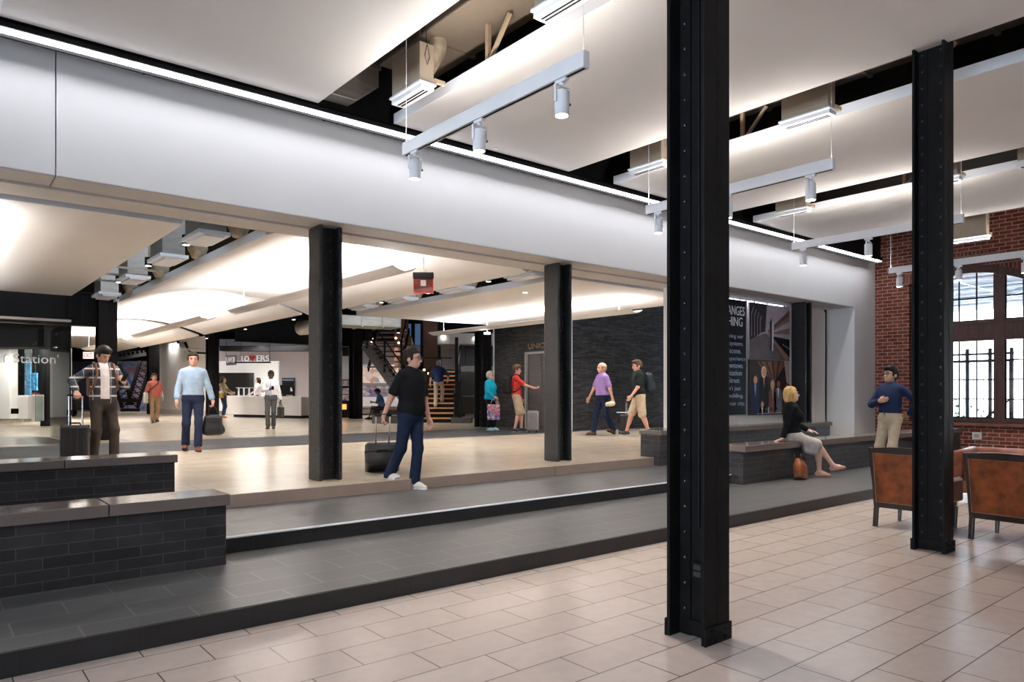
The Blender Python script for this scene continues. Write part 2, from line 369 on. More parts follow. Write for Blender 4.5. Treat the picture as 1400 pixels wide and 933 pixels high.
def window(n, c):
    fx0, fx1 = XW+.10, XW+.24
    fr = MB()
    lites = [(c-HW+.11, c-.73), (c-.53, c+.53), (c+.73, c+HW-.11)]
    for a, b in ((c-HW, c-HW+.11), (c-.73, c-.53), (c+.53, c+.73), (c+HW-.11, c+HW)):
        fr.prism([(a, .80), (b, .80), (b, arc(b, c, 4.30)), (a, arc(a, c, 4.30))], (fx0, 0, 0), (0, 1, 0), (0, 0, 1), (.14, 0, 0))
    for a, b in lites:
        fr.box(fx0, fx1, a, b, .80, .905); fr.box(fx0, fx1, a, b, 2.65, 3.095)
    ys = np.linspace(c-HW, c+HW, 25)
    fr.prism([(y, arc(y, c, 4.187)) for y in ys]+[(y, arc(y, c, 4.37)) for y in ys[::-1]], (fx0-.03, 0, 0), (0, 1, 0), (0, 0, 1), (.18, 0, 0))
    for a, b in lites: fr.box(fx0-.02, fx0, a-.02, b+.02, 2.70, 2.74).box(fx0-.02, fx0, a-.02, b+.02, 3.02, 3.06)
    w = struct('window_%d' % n, fr, M['wood_frame'], bevel=.006)
    mu = MB()
    for a, b in lites:
        for z in (1.34, 1.776, 2.21): mu.box(fx0+.05, fx0+.08, a, b, z-.014, z+.014)
        mu.box(fx0+.05, fx0+.08, a, b, 3.60, 3.63)
        for (zz0, zz1) in ((.905, 2.65), (3.095, None)):
            mu.box(fx0+.05, fx0+.075, a, a+.025, zz0, zz1 or arc(a, c, 4.187)); mu.box(fx0+.05, fx0+.075, b-.025, b, zz0, zz1 or arc(b, c, 4.187))
            mu.box(fx0+.05, fx0+.075, a, b, zz0, zz0+.03)
        if b-a > .6:
            for q in (1/3, 2/3):
                y = a+(b-a)*q; mu.box(fx0+.05, fx0+.08, y-.013, y+.013, .905, 2.65); mu.box(fx0+.05, fx0+.08, y-.013, y+.013, 3.095, arc(y, c, 4.187))
    mu.build('glazing_bar', M['black_matte'], w)
    for a, b in lites:
        MB().box(fx0+.06, fx0+.066, a, b, .905, 2.65).build('pane', M['clear_glass'], w)
        g = MB(); g.prism([(a, 3.095), (b, 3.095)]+[(y, arc(y, c, 4.187)) for y in np.linspace(b, a, 9)], (fx0+.06, 0, 0), (0, 1, 0), (0, 0, 1), (.006, 0, 0))
        g.build('pane', M['clear_glass'], w)
    MB().box(XW-.09, XW+.3, c-HW-.10, c+HW+.10, .735, .80).build('window_sill', M['sill'], w, bevel=.008)
window(1, wc[0]); window(2, wc[1])
# ------------------------------------------------- outside the windows
pave = mat('paving', (.36, .36, .37), .8, var=.1)
struct('ground_outside', MB().box(18.65, 60, -30, 30, -.3, -.1), pave)
t = thing('building', 'pale sunlit building front seen outside through the arched window', 'building', (46, 6, -.1))
fac = MB().box(46, 48, -25, 34, -.1, 6.2)
fac.build('facade', mat('pale_render', (.86, .86, .84), .8), t)
MB().box(45.9, 46, 4, 6.5, .9, 3).build('pane', M['black_steel'], t)
cm = mat('canopy_blue', (.028, .052, .11), .5, var=.4, scale=1.2, stretch=(1, .3, 1))
t = thing('canopy', 'blue grey station canopy with white trusses outside the arched window', 'canopy', (23, 6, 4))
def dz(x): return 4.62+(x-20.3)*.031
for k in range(5):
    x0 = 20.4+3.1*k; x1 = x0+2.85
    MB().prism([(x0, dz(x0)), (x1, dz(x1)), (x1, dz(x1)+.06), (x0, dz(x0)+.06)], (0, -8, 0), (1, 0, 0), (0, 0, 1), (0, 30, 0)).build('roof_deck', cm, t)
trm = mat('white_truss', (.8, .83, .88), .5)
for k in range(8):
    y0 = -6+3.2*k; MB().tube([(20.4, y0, dz(20.4)-.08), (30.5, y0+5.5, dz(30.5)-.10)], .045, 8).build('truss', trm, t)
for k in range(4): MB().tube([(22+3*k, -8, dz(22+3*k)-.1), (22+3*k, 22, dz(22+3*k)-.1)], .06, 8).build('truss', trm, t)
for y in (-7, 1.5, 15): MB().box(20.4, 20.6, y-.1, y+.1, -.1, 4.6).build('post', M['black_steel'], t)
t = thing('gate', 'black steel gate frame standing outside behind the window', 'gate', (22.5, 7, -.1))
g = MB()
for y in (6.25, 6.75, 7.3, 7.9): g.box(22.46, 22.54, y-.04, y+.04, -.1, 2.7)
for z in (.3, 2.35, 2.55): g.box(22.47, 22.53, 6.2, 7.9, z-.03, z+.03)
g.build('frame', M['black_steel'], t)
g = MB()
for k in range(14): g.box(22.49, 22.51, 6.3+.12*k, 6.315+.12*k, .3, 2.35)
g.bar((22.5, 6.3, 1.3), (22.5, 7.3, .4), .03, .05)
g.build('railing_bar', M['black_steel'], t)
t = thing('bush', 'green bush outside at the lower left of the arched window', 'plant', (24, 8.6, -.1))
b = MB()
for k in range(260):
    p = np.array([24+random.gauss(0, .4), 8.7+random.gauss(0, .5), .2+abs(random.gauss(0, .7))]); a = random.random()*6.28
    b.add([p, p+np.array([.12*math.cos(a), .12*math.sin(a), .06]), p+np.array([.05*math.cos(a+1), .05*math.sin(a+1), .13])], [(0, 1, 2)])
b.build('foliage', mat('leaf', (.10, .26, .12), .6), t)
MB().tube([(24, 8.7, -.1), (24, 8.7, .6)], .04, 8).build('stem', M['dark_wood'], t)

# ================================================================ LOUNGE CEILING
PX = [(.51-3.87, 3.42-3.87), (.51, 3.42), (4.38, 7.29), (8.25, 11.16), (12.12, 14.75)]
plabels = ['white ceiling panel over the far left of the lounge beyond the frame', 'broad white ceiling panel at the upper left corner above the light strip', 'white ceiling panel behind the nearest track light, left of the tall black column',
           'white ceiling panel crossing behind the tall black column', 'white ceiling panel closest to the brick wall']
for (a, b), lb in zip(PX, plabels):
    t = thing('ceiling_panel', lb, 'ceiling panel', ((a+b)/2, 1.5, 4.70), 0, 'ceiling panels of the lounge')
    MB().box(a+.02, b, -4.6, 7.52, 4.70, 4.735).build('panel_face', M['white_panel'], t)
    MB().box(a, a+.02, -4.6, 7.52, 4.70, 4.817).build('fascia', M['white_metal'], t)
# linear light strip along the beam
t = thing('linear_light', 'long glowing white light strip in a black channel along the white beam', 'light', (5, 7.62, 4.64))
MB().box(-6.9, 17.75, 7.56, 7.585, 4.64, 4.705).box(-6.9, 17.75, 7.667, 7.69, 4.592, 4.705).box(-6.9, 17.75, 7.56, 7.69, 4.69, 4.71).build('housing', M['black_matte'], t)
MB().box(-6.9, 17.74, 7.585, 7.665, 4.62, 4.66).build('diffuser', M['led'], t)
for x in np.arange(-6, 17.7, 1.935): MB().box(x-.01, x+.01, 7.69, 7.93, 4.68, 4.70).build('bracket', M['black_matte'], t)
# air diffusers in the gaps
def air_box(x, y, lb):
    t = thing('air_diffuser', lb, 'air vent', (x, y, 4.60), 0, 'air diffusers in the lounge ceiling gaps')
    MB().box(-.085, .085, -.28, .28, .07, .48).build('plenum', M['tan_duct'], t, bevel=.004, world=False)
    f = MB().box(-.105, .105, -.31, .31, .05, .075).box(-.08, .08, -.30, .30, .0, .05)
    f.build('grille_frame', M['white_metal'], t, bevel=.006, world=False)
    MB().box(-.030, -.010, -.26, .26, -.004, .001).box(.010, .030, -.26, .26, -.004, .001).build('slot', M['black_matte'], t, world=False)
    for q in (-.27, .27): MB().box(.086, .22, q-.02, q+.02, .10, .14).build('bracket', M['strut'], t, world=False)
    MB().tube([(.08, .02, .34), (.19, .0, .40), (.24, -.1, .55), (.22, -.22, .80)], [.10, .11, .105, .10], 14).build('flexible_duct', M['flex'], t, smooth=True, world=False)
    MB().tube([(.0, -.27, .48), (.0, -.27, 1.05)], .005, 6).tube([(.0, -.286, .47), (.03, -.286, .34), (.0, -.286, .25), (-.03, -.286, .34), (0, -.286, .47)], .0035, 6).build('wire', M['chrome'], t, world=False)
    return t
d0 = air_box(4.03, 6.53, 'tan air diffuser box in the ceiling gap left of the nearest track light')
dup(d0, (4.03, 4.20, 4.60), 'tan air diffuser at the top edge above the right end of the nearest track light')
dup(d0, (7.9, 6.53, 4.60), 'air diffuser just left of the tall black column')
dup(d0, (7.9, 4.20, 4.60), 'air diffuser in the ceiling gap right of the tall black column')
dup(d0, (7.9, 1.75, 4.60), 'air diffuser at the right edge of the frame under the ceiling')
dup(d0, (11.77, 6.53, 4.60), 'small far air diffuser right of the tall black column above the light strip')
dup(d0, (11.77, 4.20, 4.60), 'air diffuser just left of the right hand black column top')
dup(d0, (11.77, 2.9, 4.60), 'air diffuser just right of the right hand black column near the ceiling')
dup(d0, (15.6, 5.0, 4.40), 'air diffuser against the brick wall above the arched window')
# ducts and struts in the dark void over the gaps
for i, x in enumerate((4.0, 7.9, 11.8, 15.6)):
    t = thing('air_duct', ['galvanized duct in the dark gap behind the nearest track light', 'dark galvanized duct in the gap crossing behind the tall black column', 'galvanized duct in the third ceiling gap', 'galvanized duct in the gap by the brick wall'][i], 'duct', (x, 2, 5.3), 0, 'ducts above the lounge')
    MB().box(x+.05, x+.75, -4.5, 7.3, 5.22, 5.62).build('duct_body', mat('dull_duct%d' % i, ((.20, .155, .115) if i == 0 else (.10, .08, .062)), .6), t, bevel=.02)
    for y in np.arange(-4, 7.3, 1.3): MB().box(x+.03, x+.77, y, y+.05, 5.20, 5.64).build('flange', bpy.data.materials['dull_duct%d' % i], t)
t = thing('duct_end', 'grey sheet metal duct end in the ceiling gap above the light strip', 'duct', (3.75, 7.3, 4.9))
MB().prism([(3.3, 5.6), (3.3, 4.86), (3.9, 4.86), (4.2, 5.1), (4.2, 5.6)], (0, 7.55, 0), (1, 0, 0), (0, 0, 1), (0, .22, 0)).build('duct_body', M['galv'], t, bevel=.01)
MB().box(3.28, 4.22, 7.53, 7.56, 5.3, 5.36).build('flange', M['galv'], t)
for i, (x, y) in enumerate(((4.45, 5.76), (8.45, 3.2), (8.45, 5.4), (12.3, 4.9), (12.3, 3.3))):
    t = thing('ceiling_strut', ['pale steel hanger strut left of the topmost air diffuser', 'hanger strut in the gap over the right hand column', 'hanger strut right of the tall black column', 'hanger strut in the third gap, farther one', 'hanger strut in the third gap, nearer one'][i], 'strut', (x, y, 4.8), 0, 'hanger struts in the ceiling gaps')
    MB().box(x-.022, x+.022, y-.022, y+.022, 4.817, 5.215).build('upright', M['strut'], t)
    MB().bar((x, y-.03, 4.84), (x, y-.35, 5.19), .035, .035).build('brace', M['strut'], t)
# ------------------------------------------------- track lights
def track_light(x, lb):
    t = thing('track_light', lb, 'light', (x, 5.15, 3.945), 0, 'pendant track lights of the lounge')
    MB().box(-.032, .032, -1.32, 1.32, 0, .115).box(-.032, -.028, -1.32, 1.32, .115, .127).box(.028, .032, -1.32, 1.32, .115, .127).box(-.028, .028, -1.32, -1.316, .115, .127).box(-.028, .028, 1.316, 1.32, .115, .127).build('rail', M['white_metal'], t, bevel=.003, world=False)
    MB().box(-.027, .027, -1.31, 1.31, .1155, .120).build('uplight', M['uplight'], t, world=False)
    MB().box(-.010, .010, -1.30, 1.30, -.0045, -.0005).build('track_slot', M['black_matte'], t, world=False)
    for y in (-1.29, 1.29): MB().tube([(0, y, .12), (0, y, 1.75)], .0035, 6).ball((0, y, .75), .008, 6, 5).build('wire', M['white_metal'], t, world=False)
    for y in (-1.05, .03, 1.12):
        h = MB().box(-.022, .022, y-.06, y+.06, -.03, -.001)
        h.cyl((0, y, -.055), (0, y, -.03), .022)
        hp = h.build('adapter', M['white_metal'], t, bevel=.003, world=False)
        yk = MB().box(-.075, .075, y-.012, y+.012, -.062, -.055).box(-.075, -.069, y-.012, y+.012, -.19, -.055).box(.069, .075, y-.012, y+.012, -.19, -.055)
        yk.tube([(0, y, -.06), (.02, y+.01, -.08), (-.02, y, -.09), (0, y, -.11)], .004, 6)
        yk.build('yoke', M['white_metal'], hp, world=False)
        MB().cyl((.075, y, -.18), (.09, y, -.18), .011).build('knob', M['black_matte'], hp, world=False)
        c = MB().tube([(0, y, -.095), (0, y, -.10), (0, y, -.285)], [.052, .058, .058], 24)
        c.build('lamp_head', M['white_metal'], hp, smooth=False, world=False)
        MB().tube([(0, y, -.287), (0, y, -.2855)], .056, 24).build('lamp_rim', M['black_matte'], hp, world=False)
        MB().tube([(0, y, -.2895), (0, y, -.2875)], .050, 24).build('lamp_lens', M['lamp'], hp, world=False)
    return t
tk = track_light(3.9, 'nearest white track light with three spotlights, left of the tall black column')
dup(tk, (7.78, 5.15, 3.945), 'second white track light, passing behind the tall black column')
dup(tk, (11.65, 5.15, 3.945), 'third white track light, ending behind the right hand black column')
dup(tk, (15.5, 5.15, 3.945), 'farthest white track light in front of the brick wall and arched window')
def spot(loc, power, angle=105, col=(1, .93, .84), d=(0, 0, -1)):
    l = bpy.data.lights.new('spot', 'SPOT'); l.energy = power; l.spot_size = math.radians(angle); l.spot_blend = .7; l.color = col; l.shadow_soft_size = .05
    o = bpy.data.objects.new('spot', l); COL.objects.link(o); o.location = loc; o.rotation_euler = Vector(d).to_track_quat('-Z', 'Y').to_euler()
for x, w_ in ((.03, 'far left'), (3.9, 'left'), (7.78, 'middle'), (11.65, 'right')): dup(tk, (x, -1.9, 3.945), 'white track light added behind the viewer as fill, %s one of that row' % w_)  # unseen rails added behind the camera for fill light
for x in (.03, 3.9, 7.78, 11.65):
    arealight('uplight', (x, -1.9, 4.067), .05, UPW, (1, .95, .89), (0, 0, 1), 2.6)
    for y in (-2.95, -1.87, -.78): spot((x, y, 3.64), SPW*.35)
for x in (3.9, 7.78, 11.65, 15.5):
    arealight('uplight', (x, 5.15, 4.067), .05, UPW, (1, .95, .89), (0, 0, 1), 2.6)
    for y in (4.10, 5.18, 6.27): spot((x, y, 3.64), SPW)
# ================================================================ COLUMNS
def steel_column(name, x0, x1, y0, y1, z0, z1, lb, m, rivet_rows, base=True, flanges='y', group='black riveted steel columns'):
    t = thing(name, lb, 'column', ((x0+x1)/2, (y0+y1)/2, z0), 0, group)
    T = .022; xm, ym = (x0+x1)/2, (y0+y1)/2
    if flanges == 'y':
        f = MB()
        for ya, yb in ((y0, y0+T), (y1-T, y1)): f.box(x0, xm-.003, ya, yb, z0, z1).box(xm+.003, x1, ya, yb, z0, z1)
        f.build('flange', m, t, bevel=.002)
        MB().box(xm-.012, xm+.012, y0+T, y1-T, z0, z1).build('web', m, t)
        an = MB()
        for sx in (-1, 1):
            xa = xm+sx*.012
            for ya, yb in ((y0+T, y0+T+.075), (y1-T-.075, y1-T)): an.box(min(xa, xa+sx*.012), max(xa, xa+sx*.012), ya, yb, z0, z1)
        an.build('angle', m, t)
        rv = MB()
        for z in np.arange(z0+.16, z1, .155):
            for y in rivet_rows: rv.ball((xm-.024, y, z), (.012, .014, .014), 8, 5)
        rv.build('rivet', M['rivet'], t, smooth=True)
    else:
        f = MB()
        for xa, xb in ((x0, x0+.05), (x1-.05, x1)): f.box(xa, xb, y0, y1, z0, z1)
        f.build('flange', m, t, bevel=.02)
        MB().box(x0+.05, x1-.05, ym-.02, ym+.02, z0, z1).build('web', m, t)
        rv = MB()
        for z in np.arange(z0+.1, z1, .13):
            for x in (x0+.09, x1-.09): rv.ball((x, ym-.02, z), (.018, .02, .02), 8, 5)
        rv.build('rivet', M['rivet'], t, smooth=True)
    if base:
        b = MB()
        b.box(x0-.006, x1+.006, y0-.014, y0, z0, z0+.105).box(x0-.006, x1+.006, y1, y1+.014, z0, z0+.105)
        b.box(xm-.03, xm-.012, y0+T, y1-T, z0+.02, z0+.10)
        bp = b.build('base_plate', m, t, bevel=.003)
        for x in (x0+.06, x1-.06):
            bo = MB()
            for z in (.028, .078): bo.cyl((x, y0-.03, z0+z), (x, y0-.014, z0+z), .014, n=6)
            bo.build('bolt', m, bp)
    return t
steel_column('steel_column', 3.50, 3.752, 2.487, 2.757, 0, 5.7, 'tall black riveted steel column in the foreground', M['black_steel'], (2.70,))
steel_column('steel_column', 7.20, 7.43, 2.525, 2.80, 0, 5.7, 'black riveted steel column at the right standing between two leather armchairs', M['black_steel'], (2.58, 2.745))
t = thing('outlet', 'small black outlet box low on the tall foreground column', 'outlet', (3.60, 2.60, .40))
MB().box(3.575, 3.612, 2.545, 2.635, .36, .46).build('box', M['black_steel'], t, bevel=.005)
MB().box(3.571, 3.575, 2.565, 2.615, .375, .405).box(3.571, 3.575, 2.565, 2.615, .415, .445).build('socket', mat('socket_grey', (.03, .03, .032), .3), t)
MB().tube([(3.60, 2.56, .46), (3.60, 2.56, .60), (3.606, 2.60, .66), (3.606, 2.60, 5.6)], .008, 8).build('conduit', M['black_steel'], t)
for x, lb in ((3.72, 'rough black column under the beam left of the man pulling a suitcase'), (7.66, 'rough black column under the beam right of the boy in the red shirt'), (11.46, 'rough black column hidden behind the tall foreground column'), (15.2, 'rough black column beside the party photo poster')):
    steel_column('steel_column', x, x+.30, 8.13, 8.47, L3, 3.515, lb, M['black_rough'], (), False, 'x', 'rough black columns under the beam')
# ================================================================ BENCH WALLS
def bench(x0, x1, y0, y1, z0, zt, ct, joints, lb, over=.022, group='dark tiled bench walls'):
    t = thing('bench', lb, 'bench', ((x0+x1)/2, (y0+y1)/2, z0), 0, group)
    MB().box(x0, x1, y0, y1, z0, zt-ct).build('tiled_base', M['bench_tile'], t)
    xs = [x0-over]+joints+[x1+over]
    for a, b in zip(xs[:-1], xs[1:]): MB().box(a+.003, b-.003, y0-.045, y1+.02, zt-ct, zt).build('cap_stone', M['granite'], t, bevel=.006)
    return t
bench(-6.9, 1.845, 5.73, 6.10, L1, .685, .085, [-3.4, -1.2, 1.03], 'front dark tiled bench with a brown granite cap, lower left')
bench(-6.9, 1.965, 7.66, 8.06, L2, .86, .078, [-3.4, -1.2, 1.02], 'rear dark tiled bench with a polished cap, left, behind the front bench')
bench(9.25, 17.75, 5.90, 6.28, L1, .705, .095, [11.2, 13.3, 15.5], 'long dark tiled bench on which the blonde woman sits')
bench(9.42, 15.15, 7.55, 7.97, L2, .855, .078, [11.4, 13.3], 'raised dark tiled bench under the photo posters')
# ================================================================ UPPER HALL: shell
struct('wall_far', MB().box(-9, 40, 58, 58.3, 0, 6.5), M['black_matte'])
struct('wall_hall_left', MB().box(-9.2, -9, 8.9, 58, 0, 6.5), M['white_wall'])
struct('wall_hall_right', MB().box(34, 34.3, 14.4, 58, 0, 6.5), M['black_matte'])
struct('wall_hall_side', MB().box(18.65, 34.3, 14.2, 14.4, 0, 6.5), M['white_wall'])
struct('floor_hall_right', MB().box(18.2, 34, 14.4, 58, -.2, L3), M['hall_tile'])
struct('ceiling_hall', MB().box(-9.2, 18.9, 8.9, 14.4, 6.3, 6.5).box(-9.2, 34.3, 14.4, 58, 6.3, 6.5), M['void'])
struct('wall_behind_pier', MB().box(18.65, 18.9, 8, 14.4, 0, 6.5), M['white_wall'])
# dark brick block with the elevator
eb = MB()
eb.box(14.05, 14.45, 14.38, 15.02, L3, 4.6).box(14.05, 14.45, 16.36, 17.9, L3, 4.6).box(14.05, 14.45, 15.02, 16.36, 2.70, 4.6)
struct('wall_elevator', eb, M['dark_brick'])
struct('wall_dark_brick', MB().box(14.45, 18.65, 14.38, 14.6, L3, 4.6), M['dark_brick'])
struct('trim_20', MB().box(14.025, 14.06, 14.355, 14.379, L3, 4.6), M['white_metal'])
struct('trim_21', MB().box(14.02, 14.049, 17.86, 17.9, L3, 4.6), M['white_metal'])
t = thing('elevator', 'steel elevator doors in the dark brick wall', 'elevator', (14.1, 15.7, L3))
MB().box(14.02, 14.12, 16.31, 16.36, L3, 2.70).box(14.02, 14.12, 15.02, 15.07, L3, 2.70).box(14.02, 14.12, 15.02, 16.36, 2.64, 2.70).build('door_frame', mat('frame_steel', (.55, .53, .52), .35, metal=.6), t)
for a, b in ((15.07, 15.685), (15.695, 16.31)): MB().box(14.11, 14.14, a, b, L3, 2.64).build('door_panel', M['steel_door'], t)
MB().box(14.14, 14.2, 15.02, 16.36, L3, 2.7).build('shaft_back', M['black_matte'], t)
text_mesh('station_lettering', 'UNION', M['bronze'], (14.03, 16.22, 2.79), (0, -1, 0), (0, 0, 1), height=.17, width=.98, extrude=.02)
o = COL.objects['station_lettering']; tag(o, 'bronze letters on the dark brick wall above the elevator', 'lettering')
# ================================================================ UPPER HALL: ceiling panels
def flat_panel(x0, x1, y0, y1, z, lb, left=True, near=True):
    t = thing('ceiling_panel', lb, 'ceiling panel', ((x0+x1)/2, (y0+y1)/2, z), 0, 'ceiling panels of the hall')
    MB().box(x0+.02, x1, y0+.02, y1, z, z+.03).build('panel_face', M['white_panel'], t)
    f = MB().box(x0, x0+.02, y0, y1, z, z+.12).box(x0, x1, y0, y0+.02, z, z+.10)
    f.build('fascia', M['white_metal'], t)
def vault_panel(x0, x1, y0, y1, z, rise, lb):
    t = thing('ceiling_panel', lb, 'ceiling panel', ((x0+x1)/2, (y0+y1)/2, z), 0, 'ceiling panels of the hall')
    n = 28; xs = np.linspace(x0+.02, x1, n); zs = [z+rise*(1-((x-(x0+x1)/2)/((x1-x0)/2))**2) for x in xs]
    poly = list(zip(xs, zs))+[(x, q+.04) for x, q in zip(xs[::-1], zs[::-1])]
    mb = MB()
    vs = []
    for y in (y0, y1): vs += [(x, y, q) for x, q in zip(xs, zs)]+[(x, y, q+.04) for x, q in zip(xs, zs)]
    fs = []
    for i in range(n-1):
        fs += [(i, 2*n+i, 2*n+i+1, i+1), (n+i, n+i+1, 3*n+i+1, 3*n+i), (i, i+1, n+i+1, n+i), (2*n+i, 3*n+i, 3*n+i+1, 2*n+i+1)]
    fs += [(0, n, 3*n, 2*n), (n-1, 3*n-1, 4*n-1, 2*n-1)]
    mb.add(vs, fs)
    o = mb.build('panel_face', M['white_panel'], t)
    MB().box(x0, x0+.02, y0, y1, z, z+.12).build('fascia', M['white_metal'], t)
flat_panel(-4, 2.44, 9.15, 17.35, 3.50, 'flat white ceiling panel of the hall at the left edge')
vault_panel(3.42, 7.86, 9.1, 17.8, 3.50, .42, 'nearest vaulted white hall ceiling panel, behind the left black column')
vault_panel(3.42, 7.80, 18.15, 26.6, 3.55, .42, 'second vaulted white hall ceiling panel, farther back')
vault_panel(3.42, 7.80, 27.2, 36.0, 3.55, .42, 'third vaulted white hall ceiling panel above the truss')
vault_panel(3.42, 7.80, 36.6, 45, 3.6, .42, 'farthest vaulted white hall ceiling panel')
flat_panel(8.84, 13.45, 9.2, 17.1, 3.52, 'wide white hall ceiling panel in front of the dark brick wall')
# pendant indirect lights of the hall
def pendant(x, y0, y1, z, lb):
    t = thing('pendant_light', lb, 'light', (x, (y0+y1)/2, z), 0, 'gull wing pendant lights of the hall'); L = (y1-y0)/2
    prof = [(-.20, .075), (-.12, .03), (0, 0), (.12, .03), (.20, .075), (.20, .09), (.12, .048), (0, .02), (-.12, .048), (-.20, .09)]
    MB().prism(prof, (0, -L, 0), (1, 0, 0), (0, 0, 1), (0, 2*L, 0)).build('reflector', M['white_panel'], t, world=False)
    MB().box(-.03, .03, -L+.1, L-.1, .022, .035).build('uplight', M['uplight'], t, world=False)
    for y in (-L+.5, L-.5): MB().tube([(0, y, .02), (0, y, .60)], .006, 6).build('wire', M['white_metal'], t, world=False)
    arealight('uplight', (x, (y0+y1)/2, z+.06), .10, UPH*(y1-y0), (1, .97, .94), (0, 0, 1), y1-y0-.4)
pendant(5.60, 9.3, 16.7, 3.28, 'long pendant light passing behind the left black column')
pendant(.35, 9.3, 17.0, 3.26, 'pendant light under the flat hall panel beyond the left edge of the frame')
pendant(5.55, 18.6, 26.2, 3.30, 'second pendant light farther back at the left')
pendant(5.55, 27.6, 35.4, 3.30, 'farthest pendant light of the left row')
pendant(11.8, 10.1, 17.9, 3.18, 'long pendant light in front of the elevator wall')
# diffusers, ducts and pipes in the gap between the hall panels
def hall_box(x, y, z, lb):
    t = thing('air_diffuser', lb, 'air vent', (x, y, z), 0, 'air diffusers in the hall ceiling gaps')
    MB().box(-.16, .16, -.35, .35, .08, .65).build('plenum', M['galv'], t, world=False)
    MB().box(-.20, .20, -.40, .40, .03, .08).box(-.13, .13, -.38, .38, 0, .03).build('grille_frame', M['white_metal'], t, world=False)
    MB().tube([(.10, .1, .50), (.30, .1, .60), (.44, .1, .48), (.47, .08, .28), (.46, .06, .14)], [.13, .15, .16, .15, .09], 14).build('flexible_duct', M['flex'], t, smooth=True, world=False)
    return t
h0 = hall_box(2.95, 10.0, 3.50, 'hall air diffuser nearest the beam, upper left')
dup(h0, (2.95, 11.9, 3.48), 'second hall air diffuser from the beam, upper left')
dup(h0, (2.95, 14.2, 3.46), 'third hall air diffuser from the beam, upper left')
dup(h0, (2.95, 16.6, 3.42), 'small hall air diffuser beside the riveted hall column')
for i, y in enumerate((9.7, 11.9, 14.0, 15.8)):
    dup(h0, (8.35, y, 3.52), ['hall air diffuser behind the right column under the beam', 'hall air diffuser right of the hanging red sign', 'hall air diffuser left of the hanging red sign', 'hall air diffuser just right of the left column'][i])
t = thing('pipe_run', 'bundle of thin steel conduits below the hall diffusers at the upper left', 'pipe', (2.9, 14, 3.6))
for k in range(3):
    p = MB().tube([(1.5, 13.6+.9*k, 3.62), (3.2, 13.7+.9*k, 3.62), (3.5, 14.2+.9*k, 3.62)], .02, 8); p.build('conduit', M['galv'], t, smooth=True)
# hall columns and girder
steel_column('steel_column', 3.12, 3.50, 18.42, 18.82, L3, 6.2, 'black riveted hall column behind the man in the plaid shirt', M['black_steel'], (18.52, 18.72), True, 'y', 'black hall columns')
t = thing('girder', 'black riveted girder above the glass screen at the left', 'girder', (-2, 18.62, 3.0))
MB().box(-8.9, 3.12, 18.60, 18.64, 3.0, 3.72).build('web', M['black_steel'], t)
MB().box(-8.9, 3.12, 18.48, 18.76, 2.98, 3.02).box(-8.9, 3.12, 18.48, 18.76, 3.70, 3.74).build('flange', M['black_steel'], t)
MB().box(2.55, 2.68, 18.54, 18.6, 3.02, 3.70).box(2.80, 2.93, 18.54, 18.6, 3.02, 3.70).build('stiffener', M['black_steel'], t)
rv = MB()
for z in np.arange(3.08, 3.7, .08):
    for x in (2.58, 2.65, 2.83, 2.90): rv.ball((x, 18.54, z), .016, 6, 4)
rv.build('rivet', M['black_steel'], t)
for i, (px, py, w) in enumerate(((211, 566.5, .5), (292.5, 573, .42), (489.5, 573, .42))):
    p = onz(px, py, L3)
    steel_column('steel_column', p[0]-w/2, p[0]+w/2, p[1], p[1]+w, L3, 5.6 if i else 4.6, ['black hall column right of the lattice truss', 'black hall column left of the woman with the mustard bag', 'black hall column beside the seated visitor and the stairs'][i], M['black_steel'], (p[1]+.12, p[1]+w-.1), False, 'y', 'black hall columns')
steel_column('steel_column', 13.62, 14.0, 17.95, 18.35, L3, 5.6, 'black riveted column at the corner of the elevator wall', M['black_steel'], (18.05, 18.25), False, 'y', 'black hall columns')
t = thing('girder', 'black girder spanning the back of the hall above the welcome desk', 'girder', (11.6, 28, 3.5))
MB().box(9.4, 14.2, 28.1, 28.16, 3.5, 4.5).build('web', M['black_steel'], t)
MB().box(9.4, 14.2, 27.98, 28.28, 3.46, 3.5).build('flange', M['black_steel'], t)
# hanging illuminated sign
t = thing('hanging_sign', 'small hanging sign with a black box and a red edged glass plate', 'sign', (6.70, 10.5, 3.2))
e = unit(Rv)
c0 = np.array([6.70, 10.5, 3.2])
MB().obox(c0+Zv*.30, (Rv, Fv, Zv), (.175, .05, .05)).build('housing', M['black_matte'], t)
MB().obox(c0+Zv*.37, (Rv, Fv, Zv), (.05, .04, .025)).build('canopy', M['galv'], t)
MB().tube([c0+Zv*.39, c0+Zv*.95], .012, 8).build('stem', M['galv'], t)
MB().obox(c0+Zv*.125, (Rv, Fv, Zv), (.165, .006, .125)).build('plate', glass('rose_glass', (.55, .30, .29), .1), t)
re = mat('red_edge', (.65, .03, .04), .4, emit=(1, .08, .08), estr=.15)
MB().obox(c0+Zv*.0, (Rv, Fv, Zv), (.172, .012, .008)).obox(c0+Zv*.125-Rv*.168, (Rv, Fv, Zv), (.004, .010, .125)).obox(c0+Zv*.125+Rv*.168, (Rv, Fv, Zv), (.004, .010, .125)).build('edge', re, t)
MB().obox(c0+Zv*.17-Fv*.01, (Rv, Fv, Zv), (.045, .004, .05)).build('emblem', M['white_metal'], t)
